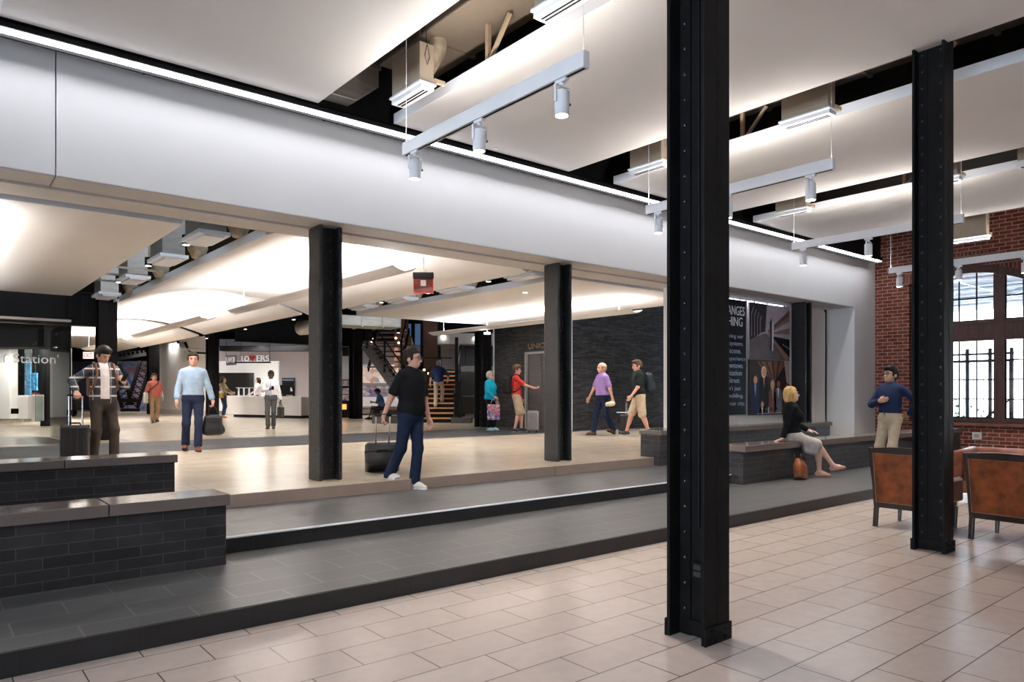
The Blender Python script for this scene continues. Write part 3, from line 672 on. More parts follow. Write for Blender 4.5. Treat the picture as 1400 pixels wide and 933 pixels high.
# ================================================================ GLASS SCREEN AT THE LEFT
def gpane(p, q, z0, z1, m, parent, th=.012, name='pane'):
    p = np.array([p[0], p[1], 0.]); q = np.array([q[0], q[1], 0.]); d = unit(q-p); n = np.array([-d[1], d[0], 0])
    return MB().obox((p+q)/2+Zv*(z0+z1)/2, (d, n, Zv), (np.linalg.norm(q-p)/2, th/2, (z1-z0)/2)).build(name, m, parent)
t = thing('glass_screen', 'glass screen with the white words ending in Station, left', 'glass screen', (1, 17.6, L3))
gpane((-3, 17.6), (2.46, 17.6), L3+.02, 3.0, M['clear_glass'], t)
gpane((2.46, 17.6), (2.46, 20.6), L3+.02, 3.0, M['green_glass'], t)
MB().box(-3, 2.47, 17.57, 17.63, 2.97, 3.02).build('rail', M['chrome'], t)
MB().box(2.445, 2.475, 17.585, 17.615, L3, 3.0).build('edge_strip', M['black_matte'], t)
MB().box(2.40, 2.50, 17.56, 17.64, 1.0, 1.12).box(1.62, 1.76, 19.9, 20.0, 1.0, 1.12).build('patch_fitting', M['black_matte'], t)
slm = mat('sign_letter', (.85, .87, .87), .5)
for w_, x_, wd_ in (('er', 1.18, .20), ("Station'", 1.465, .78)):
    o = text_mesh('lettering', w_, slm, (x_, 17.585, 2.09), (1, 0, 0), (0, 0, 1), height=.19, width=wd_, extrude=.004)
    o.parent = t; o.matrix_parent_inverse = Matrix.Translation(-Vector(t.location))
# vestibule behind the screen
t = thing('vestibule', 'dark framed vestibule with a black header behind the glass screen', 'vestibule', (1, 23, L3))
camquad_box(MB(), -160, 60, 442, 475, 21.5, 1.0).build('header', M['black_matte'], t)
camquad_box(MB(), 55, 76, 455, 583, 23.2, .5).build('jamb', M['black_steel'], t)
camquad_box(MB(), -160, 13, 474, 573, 23.5, .4).build('wall_panel', M['white_wall'], t)
camquad_box(MB(), 11, 34, 474, 572, 26, .4).build('door_leaf', M['black_steel'], t)
for a, b, d in ((33, 42, 24), (48, 58, 22.5)): camquad_box(MB(), a, b, 476, 577, d, .02).build('glass_leaf', M['green_glass'], t)
camquad_box(MB(), 42, 56, 476, 570, 27, .3).build('back_panel', M['black_matte'], t)
tag(camquad_box(MB(), 24, 38, 541, 573, 23.2, .5).build('pedestal', M['white_wall'], None, bevel=.02), 'white pedestal inside the vestibule at the left', 'pedestal')
tag(camquad_box(MB(), 43, 49.5, 540, 576, 22.8, .4).build('pedestal', M['white_wall'], None, bevel=.02), 'narrow white pedestal with a red item, left vestibule', 'pedestal')
tag(camquad_box(MB(), 43.5, 49, 537, 540, 22.85, .2).build('box', mat('red_item', (.4, .03, .03), .5), None), 'small red box on the narrow white pedestal', 'box')
bs = picture('blue_screen_pic', [(0, (.01, .03, .06)), (.45, (.02, .12, .25)), (.7, (.10, .42, .75)), (1, (.4, .6, .75))], 7, .5, 6, 'noise')
tag(camquad_box(MB(), 34, 41, 494, 540, 25.8, .08).build('display_screen', bs, None), 'blue glowing display screen left of the vestibule jamb', 'screen')
tag(camquad_box(MB(), 44, 50, 510, 534, 26.8, .08).build('display_screen', bs, None), 'smaller blue display screen close to the vestibule jamb', 'screen')
tag(camquad_box(MB(), 73, 77.5, 492, 506, 25.5, .08).build('display_screen', bs, None), 'tiny blue display seen through the side glass', 'screen')
# bright wall, dark niche and exit sign beyond the screen
struct('wall_hall_back_left', camquad_box(MB(), 78, 92, 476, 574, 30, .3), M['white_wall'])
struct('wall_niche', camquad_box(MB(), 92, 131, 494, 560, 40, .3), mat('navy_wall', (.02, .03, .06), .6))
t = thing('exit_sign', 'small red and white exit sign above the head of the plaid shirt man', 'sign', atd(119, 492, 26))
camquad_box(MB(), 113.5, 127, 481.5, 490.5, 26, .06).build('housing', mat('exit_white', (.85, .82, .8), .5, emit=(1, .95, .92), estr=.5), t)
text_mesh('lettering', 'EXIT', mat('exit_red', (.7, .03, .05), .5, emit=(1, .05, .08), estr=.9), atd(114.5, 489.3, 25.985), Rv, Zv, height=.17, width=.30, extrude=.01)
o = [x for x in COL.objects if x.name.startswith('lettering') and x.parent is None][0]
o.parent = t; o.matrix_parent_inverse = Matrix.Translation(-Vector(t.location))
t = thing('stroller', 'dark wheeled cart behind the arm of the plaid shirt man', 'cart', atd(98, 560, 33))
c = atd(98, 548, 33); c[2] = L3+.57
MB().obox(c, (Rv, Fv, Zv), (.30, .25, .22)).build('seat', M['black_matte'], t, bevel=.05)
for sx in (-.2, .22): MB().tube([c+Rv*sx-Fv*.3-Zv*.38, c+Rv*sx-Fv*.25-Zv*.38], .19, 16).build('wheel', M['black_steel'], t)
# ================================================================ LATTICE TRUSS AND MURAL
dT = 42.0
t = thing('mural', 'colourful abstract mural behind the black lattice truss', 'mural', atd(180, 560, dT+2))
camquad_box(MB(), 160, 206, 494, 562.2, dT+2, .12).build('canvas', picture('mural_pic', [(0, (.05, .05, .09)), (.36, (.10, .16, .38)), (.46, (.32, .38, .62)), (.54, (.45, .18, .25)), (.62, (.55, .50, .48)), (.72, (.10, .09, .12)), (1, (.5, .42, .3))], .9, 0, 3, 'noise'), t)
t = thing('lattice_truss', 'black riveted lattice truss standing in a V at the back left', 'truss', atd(180, 566, dT))
def lattice(p, q, w, nlace, parent, name):
    p = np.asarray(p, float); q = np.asarray(q, float); d = unit(q-p); n = np.cross(d, Fv); L = np.linalg.norm(q-p); mb = MB()
    for s in (-1, 1): mb.bar(p+n*w/2*s, q+n*w/2*s, .17, .13, up=Fv)
    for i in range(nlace):
        a = p+d*L*i/nlace; b = p+d*L*(i+1)/nlace; s = 1 if i % 2 else -1
        mb.bar(a+n*w/2*s, b-n*w/2*s, .05, .07, up=Fv)
        mb.bar(a-n*w/2*s, b+n*w/2*s, .05, .07, up=Fv)
    mb.build(name, M['black_steel'], parent)
lattice(atd(157, 500, dT), atd(174, 556, dT), .62, 8, t, 'lattice_leg')
lattice(atd(199, 496, dT), atd(181, 556, dT), .62, 8, t, 'lattice_leg')
lattice(atd(158, 487, dT), atd(200, 480, dT), .40, 7, t, 'lattice_chord')
MB().obox(atd(177.5, 548, dT), (Rv, Fv, Zv), (.55, .2, .10)).obox(atd(171, 562, dT), (Rv, Fv, Zv), (.17, .2, .14)).obox(atd(184, 562, dT), (Rv, Fv, Zv), (.20, .2, .14)).build('foot', M['black_steel'], t)
struct('wall_white_back', camquad_box(MB(), 208, 222, 468, 566, 40, .3), M['white_wall'])
# curved white wall
cw = [onz(219, 565, L3), onz(235, 566.3, L3), onz(252, 567.6, L3), onz(268, 568.3, L3), onz(290, 568.7, L3)]
mb = MB()
for a, b in zip(cw[:-1], cw[1:]):
    d = unit(b-a); n = np.array([-d[1], d[0], 0])
    if np.dot(n, Fv) < 0: n = -n
    mb.obox((a+b)/2+Zv*1.9+n*.1, (d, n, Zv), (np.linalg.norm(b-a)/2+.02, .1, 1.9))
struct('wall_white_curved', mb, M['white_wall'])
mb = MB()
for a, b in zip(cw[:-1], cw[1:]):
    d = unit(b-a); n = np.array([-d[1], d[0], 0])
    if np.dot(n, Fv) < 0: n = -n
    mb.obox((a+b)/2+Zv*.12-n*.02, (d, n, Zv), (np.linalg.norm(b-a)/2, .02, .12))
struct('baseboard_hall', mb, M['soffit'])
# ================================================================ WELCOME DESK AREA
struct('wall_desk_back', camquad_box(MB(), 284, 480, 474, 566, 37.2, .3), mat('mauve_wall', (.46, .41, .43), .7, var=.02, scale=1))
t = thing('light_wall', 'glowing white wall panel behind the welcome desk', 'wall panel', atd(340, 560, 36.8))
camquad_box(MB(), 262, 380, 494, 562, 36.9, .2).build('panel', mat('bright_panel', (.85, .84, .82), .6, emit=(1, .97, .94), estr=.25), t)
t = thing('ceiling_soffit', 'grey utility soffit with a dark beam above the welcome desk', 'soffit', atd(360, 480, 34))
camquad_box(MB(), 300, 480, 473, 480, 34, .5).build('dark_beam', M['black_matte'], t)
camquad_box(MB(), 300, 480, 464, 473, 36, .5).build('soffit_face', mat('soffit_blue', (.20, .22, .30), .6), t)
tag(camquad_box(MB(), 298, 346.5, 510, 541, 36.4, .12).build('television', mat('screen_black', (.004, .004, .005), .25), None), 'large black television on the white wall behind the desk', 'television')
# desk
dl, dr = onz(318, 570.5, L3), onz(411.5, 572.5, L3); dd = unit(dr-dl); dn = np.array([-dd[1], dd[0], 0]);
if np.dot(dn, Fv) < 0: dn = -dn
t = thing('welcome_desk', 'white welcome desk with a rounded left end', 'desk', (dl+dr)/2)
Ld = np.linalg.norm(dr-dl); hz = .90
mb = MB(); mb.obox((dl+dr)/2+dn*.4+Zv*(hz/2+.06), (dd, dn, Zv), (Ld/2, .4, hz/2-.06))
arcp = [(0.0, 0), (0, .8)]+[(-.9*math.sin(a), .8-.8*(1-math.cos(a))*.0-.8*(a/(math.pi/2))) for a in np.linspace(0.2, math.pi/2-.05, 8)]
mb.prism([(-.75*math.cos(a)*1.0, .4+.4*math.sin(a)) for a in np.linspace(-math.pi/2, math.pi/2, 14)], dl+Zv*.12, dd, dn, Zv*(hz-.12))
mb.build('body', mat('desk_white', (.74, .72, .72), .4, var=.03, scale=2), t)
MB().obox((dl+dr)/2+dn*.42+Zv*.06, (dd, dn, Zv), (Ld/2-.02, .38, .06)).build('plinth', M['black_matte'], t)
MB().obox((dl+dr)/2+dn*.4+Zv*(hz+.015), (dd, dn, Zv), (Ld/2+.02, .42, .018)).build('top', mat('desk_top', (.80, .79, .79), .3), t)
MB().obox(dr+dn*.4+Zv*(hz/2+.06)+dd*.012, (dd, dn, Zv), (.012, .4, hz/2-.06)).build('end_panel', mat('desk_grey', (.33, .29, .29), .5), t)
t = thing('brochure_rack', 'white post rack standing on the left end of the welcome desk', 'rack', dl+dd*.7+dn*.3+Zv*hz)
mb = MB()
for k in range(5): mb.bar(dl+dd*(.1+.33*k)+dn*.25+Zv*(hz+.03), dl+dd*(.1+.33*k)+dn*.25+Zv*(hz+.40), .07, .05)
mb.build('post', M['white_metal'], t)
MB().bar(dl+dd*.0+dn*.25+Zv*(hz+.41), dl+dd*1.5+dn*.25+Zv*(hz+.41), .12, .03).build('shelf', M['white_metal'], t)
cp = dl+dd*(Ld*.68)+dn*.4+Zv*(hz+.03)
t = thing('monitor', 'black computer monitor on the welcome desk', 'monitor', cp)
MB().obox(cp+Zv*.30, (dd, dn, Zv), (.30, .02, .20)).build('screen', M['black_matte'], t, bevel=.01)
MB().obox(cp+Zv*.05, (dd, dn, Zv), (.04, .03, .06)).obox(cp+Zv*.006, (dd, dn, Zv), (.14, .10, .006)).build('stand', M['black_matte'], t)
t = thing('poster', 'framed dark poster with a white map shape on the mauve wall', 'poster', atd(394, 545, 37))
camquad_box(MB(), 385.5, 402.5, 517, 544, 37.0, .06).build('frame', M['black_matte'], t)
camquad_box(MB(), 386.5, 401.5, 518.5, 521, 36.97, .02).build('title_band', mat('band', (.12, .17, .30), .5), t)
o = atd(388, 534, 36.98); k = 37/FPX
MB().prism([(0, -1.2*k), (3*k, 0), (5*k, 2*k), (8*k, 5*k), (11*k, 3*k), (12*k, -1.2*k)], o, Rv, Zv, -Fv*.02).build('map_shape', mat('map_white', (.6, .62, .68), .5), t)
camquad_box(MB(), 388, 400, 540.5, 542.5, 36.97, .02).build('caption_line', mat('cap', (.3, .32, .36), .5), t)
t = thing('sign', 'FLAVOR LOVERS sign with a red heart above the welcome desk', 'sign', atd(340, 497, 30))
k = 30/FPX
camquad_box(MB(), 321, 368.8, 494.7, 496.6, 30, .15).build('base_bar', M['black_matte'], t)
sgm = mat('sign_white', (.86, .85, .86), .5, emit=(1, 1, 1), estr=.2)
def onto(o, t): o.parent = t; o.matrix_parent_inverse = Matrix.Translation(-Vector(t.location)); return o
fd = unit(Rv*1.0-Fv*.9+Zv*.0)
fl = atd(308.2, 496.2, 30.6)
onto(text_mesh('lettering', 'FLAVOR', sgm, fl, unit(Rv-Fv*.8), unit(Zv+Rv*.0), height=.24, width=19.5*k*1.25, extrude=.012), t)
MB().bar(fl+Zv*.10+Fv*.12, fl+Zv*.10+Fv*.12+unit(Rv-Fv*.8)*.76, .04, .42).build('base_panel', mat('sign_grey', (.22, .20, .20), .5), t)
onto(text_mesh('lettering', 'LO', sgm, atd(330, 494.5, 30), Rv, Zv, height=.24, width=10*k, extrude=.05), t)
onto(text_mesh('lettering', 'ERS', sgm, atd(350.5, 494, 30), Rv, Zv, height=.25, width=17*k, extrude=.05), t)
hp = [(16*math.sin(a)**3*.0088, (13*math.cos(a)-5*math.cos(2*a)-2*math.cos(3*a)-math.cos(4*a))*.0088) for a in np.linspace(0, 2*math.pi, 28)[:-1]]
MB().prism(hp, atd(345.5, 489.5, 30), Rv, Zv, -Fv*.06).build('heart', mat('heart_red', (.50, .02, .03), .4), t)
wr = MB()
for px in (309, 330, 369): wr.tube([atd(px, 485 if px > 309 else 488, 30.05), atd(px, 466, 30.05)], .012, 6)
for px in (330, 368.6): wr.tube([atd(px, 485, 30.05), atd(px, 495, 30.05)], .012, 6)
wr.build('hanger', M['black_matte'], t)
t = thing('pipe_run', 'grey pipes and black fittings under the vaulted ceiling left of the desk', 'pipe', atd(270, 478, 33))
for k2 in range(3): MB().tube([atd(245+4*k2, 468, 33), atd(249+4*k2, 476+1*k2, 33), atd(262, 478+2*k2, 33), atd(285, 479+2*k2, 33)], .06, 8).build('pipe', mat('pipe_grey', (.4, .37, .34), .5) if k2 < 2 else M['black_matte'], t, smooth=True)
# ================================================================ NEWSSTAND WALL
nb = 35.0
struct('wall_news', camquad_box(MB(), 440, 560, 470, 566, nb+.4, .3), mat('news_grey', (.30, .29, .31), .7))
food = picture('food_pic', [(0, (.45, .35, .30)), (.25, (.62, .48, .38)), (.45, (.20, .22, .30)), (.6, (.72, .68, .62)), (.8, (.35, .12, .06)), (1, (.75, .72, .70))], 4.5, .35)
mags = picture('mag_pic', [(0, (.40, .38, .42)), (.25, (.05, .05, .08)), (.45, (.45, .42, .45)), (.6, (.15, .10, .25)), (.8, (.35, .18, .15)), (1, (.5, .5, .52))], 7, .1)
tag(camquad_box(MB(), 496, 548, 499, 524, nb, .1).build('photo_mural', food, None), 'bright food photo panel under the stairs', 'photo panel')
t = thing('magazine_rack', 'long rack of magazines below the bright food photo', 'rack', atd(520, 556, nb-.4))
camquad_box(MB(), 496, 546, 528, 543, nb-.2, .15).build('magazines', mags, t)['kind'] = 'stuff'
camquad_box(MB(), 496, 546, 543, 556, nb-.4, .4).build('cabinet', mat('cab_white', (.72, .70, .74), .5), t)
camquad_box(MB(), 496, 546, 524.5, 528, nb-.25, .3).build('shelf', mat('shelf_grey', (.22, .22, .23), .5), t)
t = thing('magazine_shelf', 'tall dark shelf of magazines beside the left black column', 'shelf', atd(472, 570, 31))
camquad_box(MB(), 464, 482, 519, 572, 31.2, .4).build('cabinet', M['black_matte'], t)
for y0 in (520, 531, 540): camquad_box(MB(), 468, 481, y0, y0+8, 31.1, .08).build('magazines', mags, t)['kind'] = 'stuff'
tag(camquad_box(MB(), 467.5, 473, 553, 560, 30.9, .1).build('lamp_box', mat('warm_glow', (.8, .3, .08), .5, emit=(1, .35, .08), estr=1.3), None), 'glowing orange lamp box at the foot of the magazine shelf', 'lamp')
tag(camquad_box(MB(), 468, 480, 479, 487, 34, .15).build('menu_board', M['black_matte'], None), 'black menu board above the magazine shelf', 'board')
# ================================================================ STAIRS
s0 = onz(597, 578.5, L3); sw = 1.12
steel = M['black_steel']
t = thing('staircase', 'staircase with glowing orange wooden treads at the back of the hall', 'staircase', s0)
r_, g_ = .178, .30
for i in range(1, 12):
    c = s0+Fv*(g_*i)+Zv*(r_*i-.02)
    MB().obox(c, (Rv, Fv, Zv), (sw/2, .15, .022)).build('tread', M['stair_wood'], t)
rs = MB()
for i in range(0, 11): rs.obox(s0+Fv*(g_*(i+1)-.10)+Zv*(r_*i+.06), (Rv, Fv, Zv), (sw/2, .01, .07))
rs.build('riser', M['black_matte'], t)
st = MB()
for s in (-1, 1): st.bar(s0+Rv*s*(sw/2+.04)+Fv*.1+Zv*.02, s0+Rv*s*(sw/2+.04)+Fv*(g_*11.3)+Zv*(r_*11.2), .05, .34)
st.build('stringer', steel, t)
MB().obox(s0+Rv*(sw/2+.35)+Fv*.1+Zv*.10, (Rv, Fv, Zv), (.36, .5, .10)).build('plinth', M['grey_concrete'], t)
rl = MB()
b0 = s0+Rv*(sw/2+.14)
rl.obox(b0+Zv*1.55+Fv*.25, (Rv, Fv, Zv), (.06, .06, 1.55))
rl.obox(b0+Rv*.14+Zv*.75+Fv*.2, (Rv, Fv, Zv), (.05, .5, .75))
for k2 in range(4): rl.tube([b0-Rv*.08+Fv*(.3+.9*k2)+Zv*(.53*k2), b0-Rv*.08+Fv*(.3+.9*k2)+Zv*(1.1+.53*k2)], .02, 6)
rl.bar(b0-Rv*.08+Fv*.2+Zv*1.05, b0-Rv*.08+Fv*3.5+Zv*3.03, .04, .06)
rl.build('balustrade', steel, t)
# side flight rising to the left
sa, sb = atd(559, 556, 27.6), atd(499, 472, 27.6)
t = thing('stair_flight', 'grey steel stair flight rising to the upper left behind the man with the suitcase', 'staircase', [sa[0], sa[1], L3])
for off in (0, 1.1): MB().bar(sa+Fv*off, sb+Fv*off, .06, .34, up=Zv).build('stringer', M['grey_concrete'] if off == 0 else steel, t)
n = 14
for i in range(n):
    p = sa+(sb-sa)*(i+.5)/n+Zv*.22
    MB().obox(p+Fv*.5, (Rv, Fv, Zv), (.13, .6, .025)).build('tread', mat('tread_dark', (.05, .03, .025), .5) if i == 0 else bpy.data.materials['tread_dark'], t)
rl = MB()
for q in (.15, .55, .95): p = sa+(sb-sa)*q-Fv*.05; rl.box(p[0]-.03, p[0]+.03, p[1]-.03, p[1]+.03, p[2], p[2]+1.3)
for hh in (.6, 1.25): rl.bar(sa-Fv*.05+Zv*hh, sb-Fv*.05+Zv*hh, .05, .05)
rl.build('balustrade', steel, t)
# upper flight seen from below
u0 = atd(526, 502, 28.5)
t = thing('stair_flight', 'upper stair flight with dark treads at the top of the stairs', 'staircase', [u0[0], u0[1], u0[2]])
for i in range(8):
    MB().obox(u0+Fv*(.28*i)+Zv*(.22*i), (Rv, Fv, Zv), (.62, .16, .03)).build('tread', mat('tread_red', (.10, .045, .035), .5) if i == 0 else bpy.data.materials['tread_red'], t)
st = MB()
for s in (-1, 1): st.bar(u0+Rv*s*.66-Zv*.1, u0+Rv*s*.66+Fv*2.2+Zv*1.65, .05, .22)
for s in (-.66, .66):
    st.bar(u0+Rv*s+Zv*1.0, u0+Rv*s+Fv*2.2+Zv*2.7, .05, .05)
st.bar(u0+Rv*.66-Zv*1.2, u0+Rv*.66+Zv*1.1, .06, .06)
st.build('stringer', steel, t)
t = thing('stair_landing', 'dark stair landing between the flights', 'landing', atd(560, 505, 29.5))
camquad_box(MB(), 545, 618, 505.5, 510, 29.75, 1.6).build('slab', M['black_matte'], t)
camquad_box(MB(), 545, 618, 489, 490.5, 30.0, .05).build('handrail', steel, t)
for px in (545, 578, 603): camquad_box(MB(), px, px+1.2, 489, 540, 30.05, .05).build('post', steel, t)
t = thing('brown_pillar', 'brown wood clad pillar behind the stairs, right of the man with the backpack', 'pillar', onz(589, 566, L3), 0, 'brown pillars behind the stairs')
camquad_box(MB(), 578.5, 598, 430, 566, 31.5, .6).build('cladding', M['brown_pillar'], t)
t = thing('brown_pillar', 'brown wood clad pillar at the top of the stairs, left of the backpack', 'pillar', onz(549, 566, L3), 0, 'brown pillars behind the stairs')
camquad_box(MB(), 539, 556, 430, 500, 33, .6).build('cladding', M['brown_pillar'], t)
for i, (px, py) in enumerate(((541.3, 462.5), (545, 469), (580, 506), (586, 511))):
    tag(MB().ball(atd(px, py, 29.3+i*.1), .045, 10, 7).build('sconce_light', emis('warm_lamp%d' % i, (1, .48, .18), 7), None, smooth=True), ['upper one of two tiny warm lights at the top of the stairs', 'lower one of two tiny warm lights at the top of the stairs', 'upper one of two tiny warm lights beside the orange treads', 'lower one of two tiny warm lights beside the orange treads'][i], 'light', 'small warm stair lights')
t = thing('high_window', 'blue tinted high window strip between the brown pillars', 'window', atd(566, 480, 36))
camquad_box(MB(), 553, 580, 443, 500, 36, .1).build('pane', mat('dusk_blue', (.04, .07, .14), .3, emit=(.25, .45, .9), estr=.12), t)
camquad_box(MB(), 562, 567, 440, 500, 35.8, .1).build('mullion', M['black_matte'], t)
camquad_box(MB(), 553, 580, 472, 480, 35.7, .1).build('sill', mat('blue_grey', (.35, .40, .52), .5), t)
for i, px in enumerate((576.5, 600.5)):
    tag(camquad_box(MB(), px-1.8, px+1.8, 430, 571.5 if i == 0 else 500, 31.0, .12).build('steel_post', steel, None), ['thin black post left of the right brown pillar', 'thin black post right of the right brown pillar'][i], 'post', 'thin black posts by the stairs')
# dark recess behind and beside the stairs
struct('wall_stair_back', camquad_box(MB(), 455, 690, 430, 572, 39, .3), M['black_matte'])
struct('wall_recess', camquad_box(MB(), 598, 626, 455, 572, 37, .3), mat('recess_grey', (.40, .38, .37), .6))
struct('ceiling_recess', camquad_box(MB(), 598, 690, 456, 470.5, 30, 6), mat('recess_ceiling', (.60, .57, .55), .7))
for i, (px, py) in enumerate(((650, 463), (606, 461))):
    tag(MB().tube([atd(px, py+.3, 29.97), atd(px, py-.3, 29.97)-Fv*.02], .10, 14).build('downlight', emis('dl%d' % i, (1, .95, .9), 5), None), ['round downlight in the pale soffit left of the elevator wall', 'round downlight in the pale soffit above the stair rail'][i], 'light', 'downlights right of the stairs')
t = thing('lounge_backdrop', 'black paneled backdrop with a grey T shaped opening beside the stairs', 'partition', onz(645, 573, L3))
camquad_box(MB(), 622, 690, 473, 501, 31, .2).build('upper_panel', mat('panel_black', (.014, .012, .013), .5), t)
for px in (636, 653, 658): camquad_box(MB(), px, px+.8, 473, 500, 30.97, .03).build('panel_seam', M['black_matte'], t)
camquad_box(MB(), 618, 651, 508, 566, 31, .2).build('lower_panel', mat('panel_black2', (.010, .010, .011), .4), t)
camquad_box(MB(), 600, 690, 476.5, 568, 32.5, .2).build('grey_wall', mat('grey_wall', (.42, .39, .38), .6), t)
MB().prism([(0, 0), (18*31/FPX, 0), (18*31/FPX, -8*31/FPX), (-5*31/FPX, -8*31/FPX), (-10*31/FPX, -8.01*31/FPX)], atd(634, 500.5, 30.95), Rv, Zv, -Fv*.02).build('edge', mat('edge_grey', (.33, .31, .30), .6), t)
camquad_box(MB(), 660, 668, 512, 560, 32, .05).build('lit_panel', mat('lit_panel', (.8, .78, .76), .6, emit=(1, .95, .9), estr=.2), t)
t = thing('picture_frame', 'small black picture frame on the lit panel left of the elevator wall', 'picture', atd(667, 528, 31.8))
camquad_box(MB(), 664.8, 669, 514, 526, 31.8, .05).build('frame', M['black_matte'], t)
camquad_box(MB(), 665.8, 668, 516, 524, 31.77, .02).build('print', M['white_wall'], t)
def lobby_chair(px0, px1, pyt, pyb, d, lb):
    a, b = atd(px0, pyb, d), atd(px1, pyt, d); w = np.dot(b-a, Rv); h = b[2]-L3; base = (a+Rv*w/2); base[2] = L3
    t = thing('lobby_armchair', lb, 'armchair', base, 0, 'black armchairs right of the stairs')
    M_ = M['black_leather']
    MB().obox(base+Zv*(h*.62)-Fv*.0, (Rv, unit(Fv+Zv*.12), unit(Zv-Fv*.12)), (w/2, .07, h*.38)).build('backrest', M_, t, bevel=.05)
    MB().obox(base+Zv*.32+Fv*.35, (Rv, Fv, Zv), (w/2, .36, .12)).build('seat', M_, t, bevel=.04)
    for s in (-1, 1): MB().obox(base+Rv*s*(w/2-.05)+Zv*.45+Fv*.35, (Rv, Fv, Zv), (.06, .36, .14)).build('armrest', M_, t, bevel=.04)
    for s in (-1, 1):
        for q in (0, .62): MB().bar(base+Rv*s*(w/2-.07)+Fv*q, base+Rv*s*(w/2-.07)+Fv*q+Zv*.25, .05, .05).build('leg', M['dark_wood'], t)
M['black_leather'] = mat('black_leather', (.012, .011, .011), .35, var=.2)
lobby_chair(631, 651, 541, 572, 30.0, 'black armchair seen from behind right of the stairs')
lobby_chair(653, 669, 549, 572, 29.6, 'second black armchair partly hidden by the woman in turquoise')
tag(camquad_box(MB(), 661.5, 667, 540, 550, 30.8, .3).build('side_table', M['black_matte'], None), 'small dark table behind the second black armchair', 'table')
# bench of the seated visitor
q0 = onz(505, 572.5, L3)
t = thing('wooden_bench', 'orange wooden bench on a grey block where a visitor sits', 'bench', q0+Rv*.6)
MB().obox(q0+Rv*.42+Fv*.2+Zv*.41, (Rv, Fv, Zv), (.75, .22, .035)).build('seat', M['stair_wood'], t)
MB().obox(q0+Rv*.95+Fv*.2+Zv*.18, (Rv, Fv, Zv), (.50, .3, .18)).build('block', M['grey_concrete'], t)
q1 = onz(526, 579.5, L3)
tag(MB().obox(q1+Zv*.14+Fv*.4, (Rv, Fv, Zv), (.45, .4, .14)).build('concrete_block', M['grey_concrete'], None, bevel=.01), 'low grey block in front of the side stair flight', 'block')
# galvanized duct under the hall ceiling
t = thing('air_duct', 'galvanized air duct hanging over the stairs behind the left black column', 'duct', atd(500, 445, 24))
MB().obox(atd(497, 441, 24), (unit(Rv*.9+Fv*.5), unit(Fv*.9-Rv*.5), Zv), (1.15, .5, .17)).build('duct_body', M['galv'], t, bevel=.02)
for q in (-.9, -.2, .5): MB().obox(atd(497, 441, 24)+unit(Rv*.9+Fv*.5)*q, (unit(Rv*.9+Fv*.5), unit(Fv*.9-Rv*.5), Zv), (.03, .53, .2)).build('flange', M['galv'], t)
for q in (-.9, .5): MB().tube([atd(497, 441, 24)+unit(Rv*.9+Fv*.5)*q+Zv*.17, atd(497, 441, 24)+unit(Rv*.9+Fv*.5)*q+Zv*2.45], .012, 6).build('hanger', M['galv'], t)
t = thing('air_duct', 'dark flexible duct end left of the galvanized duct', 'duct', atd(415, 450, 26))
MB().tube([atd(411, 449, 26.5), atd(430, 447, 26)], .26, 16).build('duct_body', M['galv'], t, smooth=True)
# smoke detector and small fittings on the hall panels
tag(MB().tube([atd(666, 437.3, 20.3), atd(666, 439, 20.3)], .075, 14).build('sensor_dome', M['black_matte'], None), 'small dark sensor dome under the wide hall ceiling panel', 'sensor')
t = thing('pendant_spot', 'small white spotlight hanging by the elevator column', 'light', atd(666, 455, 19.5))
MB().tube([atd(666, 438, 19.5), atd(666, 455, 19.5)], .006, 6).build('wire', M['white_metal'], t)
MB().tube([atd(666, 454.8, 19.5), atd(666, 457, 19.5)], .085, 16).build('lamp_head', M['lamp'], t)
for i, px in enumerate((1008, 1040, 1071)):
    p = onz(px, [399, 405, 410][i], 3.508)
    tag(MB().tube([(p[0], p[1], 3.50), (p[0], p[1], 3.509)], .035, 12).build('downlight', M['strut'], None), ['left', 'middle', 'right'][i]+'most small round fitting under the beam above the posters' if i != 1 else 'middle one of three small round fittings under the beam above the posters', 'light', 'round fittings under the beam')
for i, (px, py) in enumerate(((678, 203.5), (718, 400))):
    p = onz(px, py, 4.70 if i == 0 else 3.52)
    tag(MB().tube([(p[0], p[1], p[2]-.006), (p[0], p[1], p[2]+.01)], .04, 14).build('downlight', M['white_metal'] if i == 0 else M['lamp'], None), ['small white cover plate in the ceiling panel behind the nearest track light', 'small round downlight in the hall ceiling left of the right column'][i], 'light')
# ================================================================ POSTERS
yp = 8.52
def ppt(px, py): return ony(px, py, yp)
t = thing('text_panel', 'navy panel with white words hanging beside the tall black column', 'sign', ppt(1000, 568))
a = ppt(1020, 567); x1p = a[0]; x0p = x1p-1.75; zb = a[2]; ztp = ppt(1020, 412)[2]
MB().box(x0p, x1p, yp, yp+.03, zb, ztp).build('panel', M['navy_text_panel'], t)
lines = [('CHANGES', 427, 1018, 10.5, .19), ('EVERYTHING', 441.5, 1015, 10.5, .19), ('transforming our', 460.5, 1016, 6, .11), ('transit system.', 470.5, 1016, 6, .11), ('cultural scene.', 481, 1013, 6, .11), ('dining experience', 491, 1019, 6, .11), ('in our downtown.', 501, 1016, 6, .11), ('revitalization', 511, 1014, 6, .11), ('of the Street', 521, 1011, 6, .11), ("We aren't just", 531, 1012.5, 6, .11), ('one building.', 541, 1016, 6, .11), ('moving our city.', 551.5, 1018, 6, .11)]
for s_, py, pxr, _, hh in lines:
    p = ppt(pxr, py+.5)
    onto(text_mesh('lettering', s_, M['letter'] if hh > .15 else M['letter_blue'], (p[0], yp-.004, p[2]-hh*.5+.02), (1, 0, 0), (0, 0, 1), height=hh, width=(.128 if hh > .15 else .066)*len(s_), extrude=.004, align='RIGHT'), t)
x0q = ppt(1024.5, 500)[0]; x1q = x0q+1.62
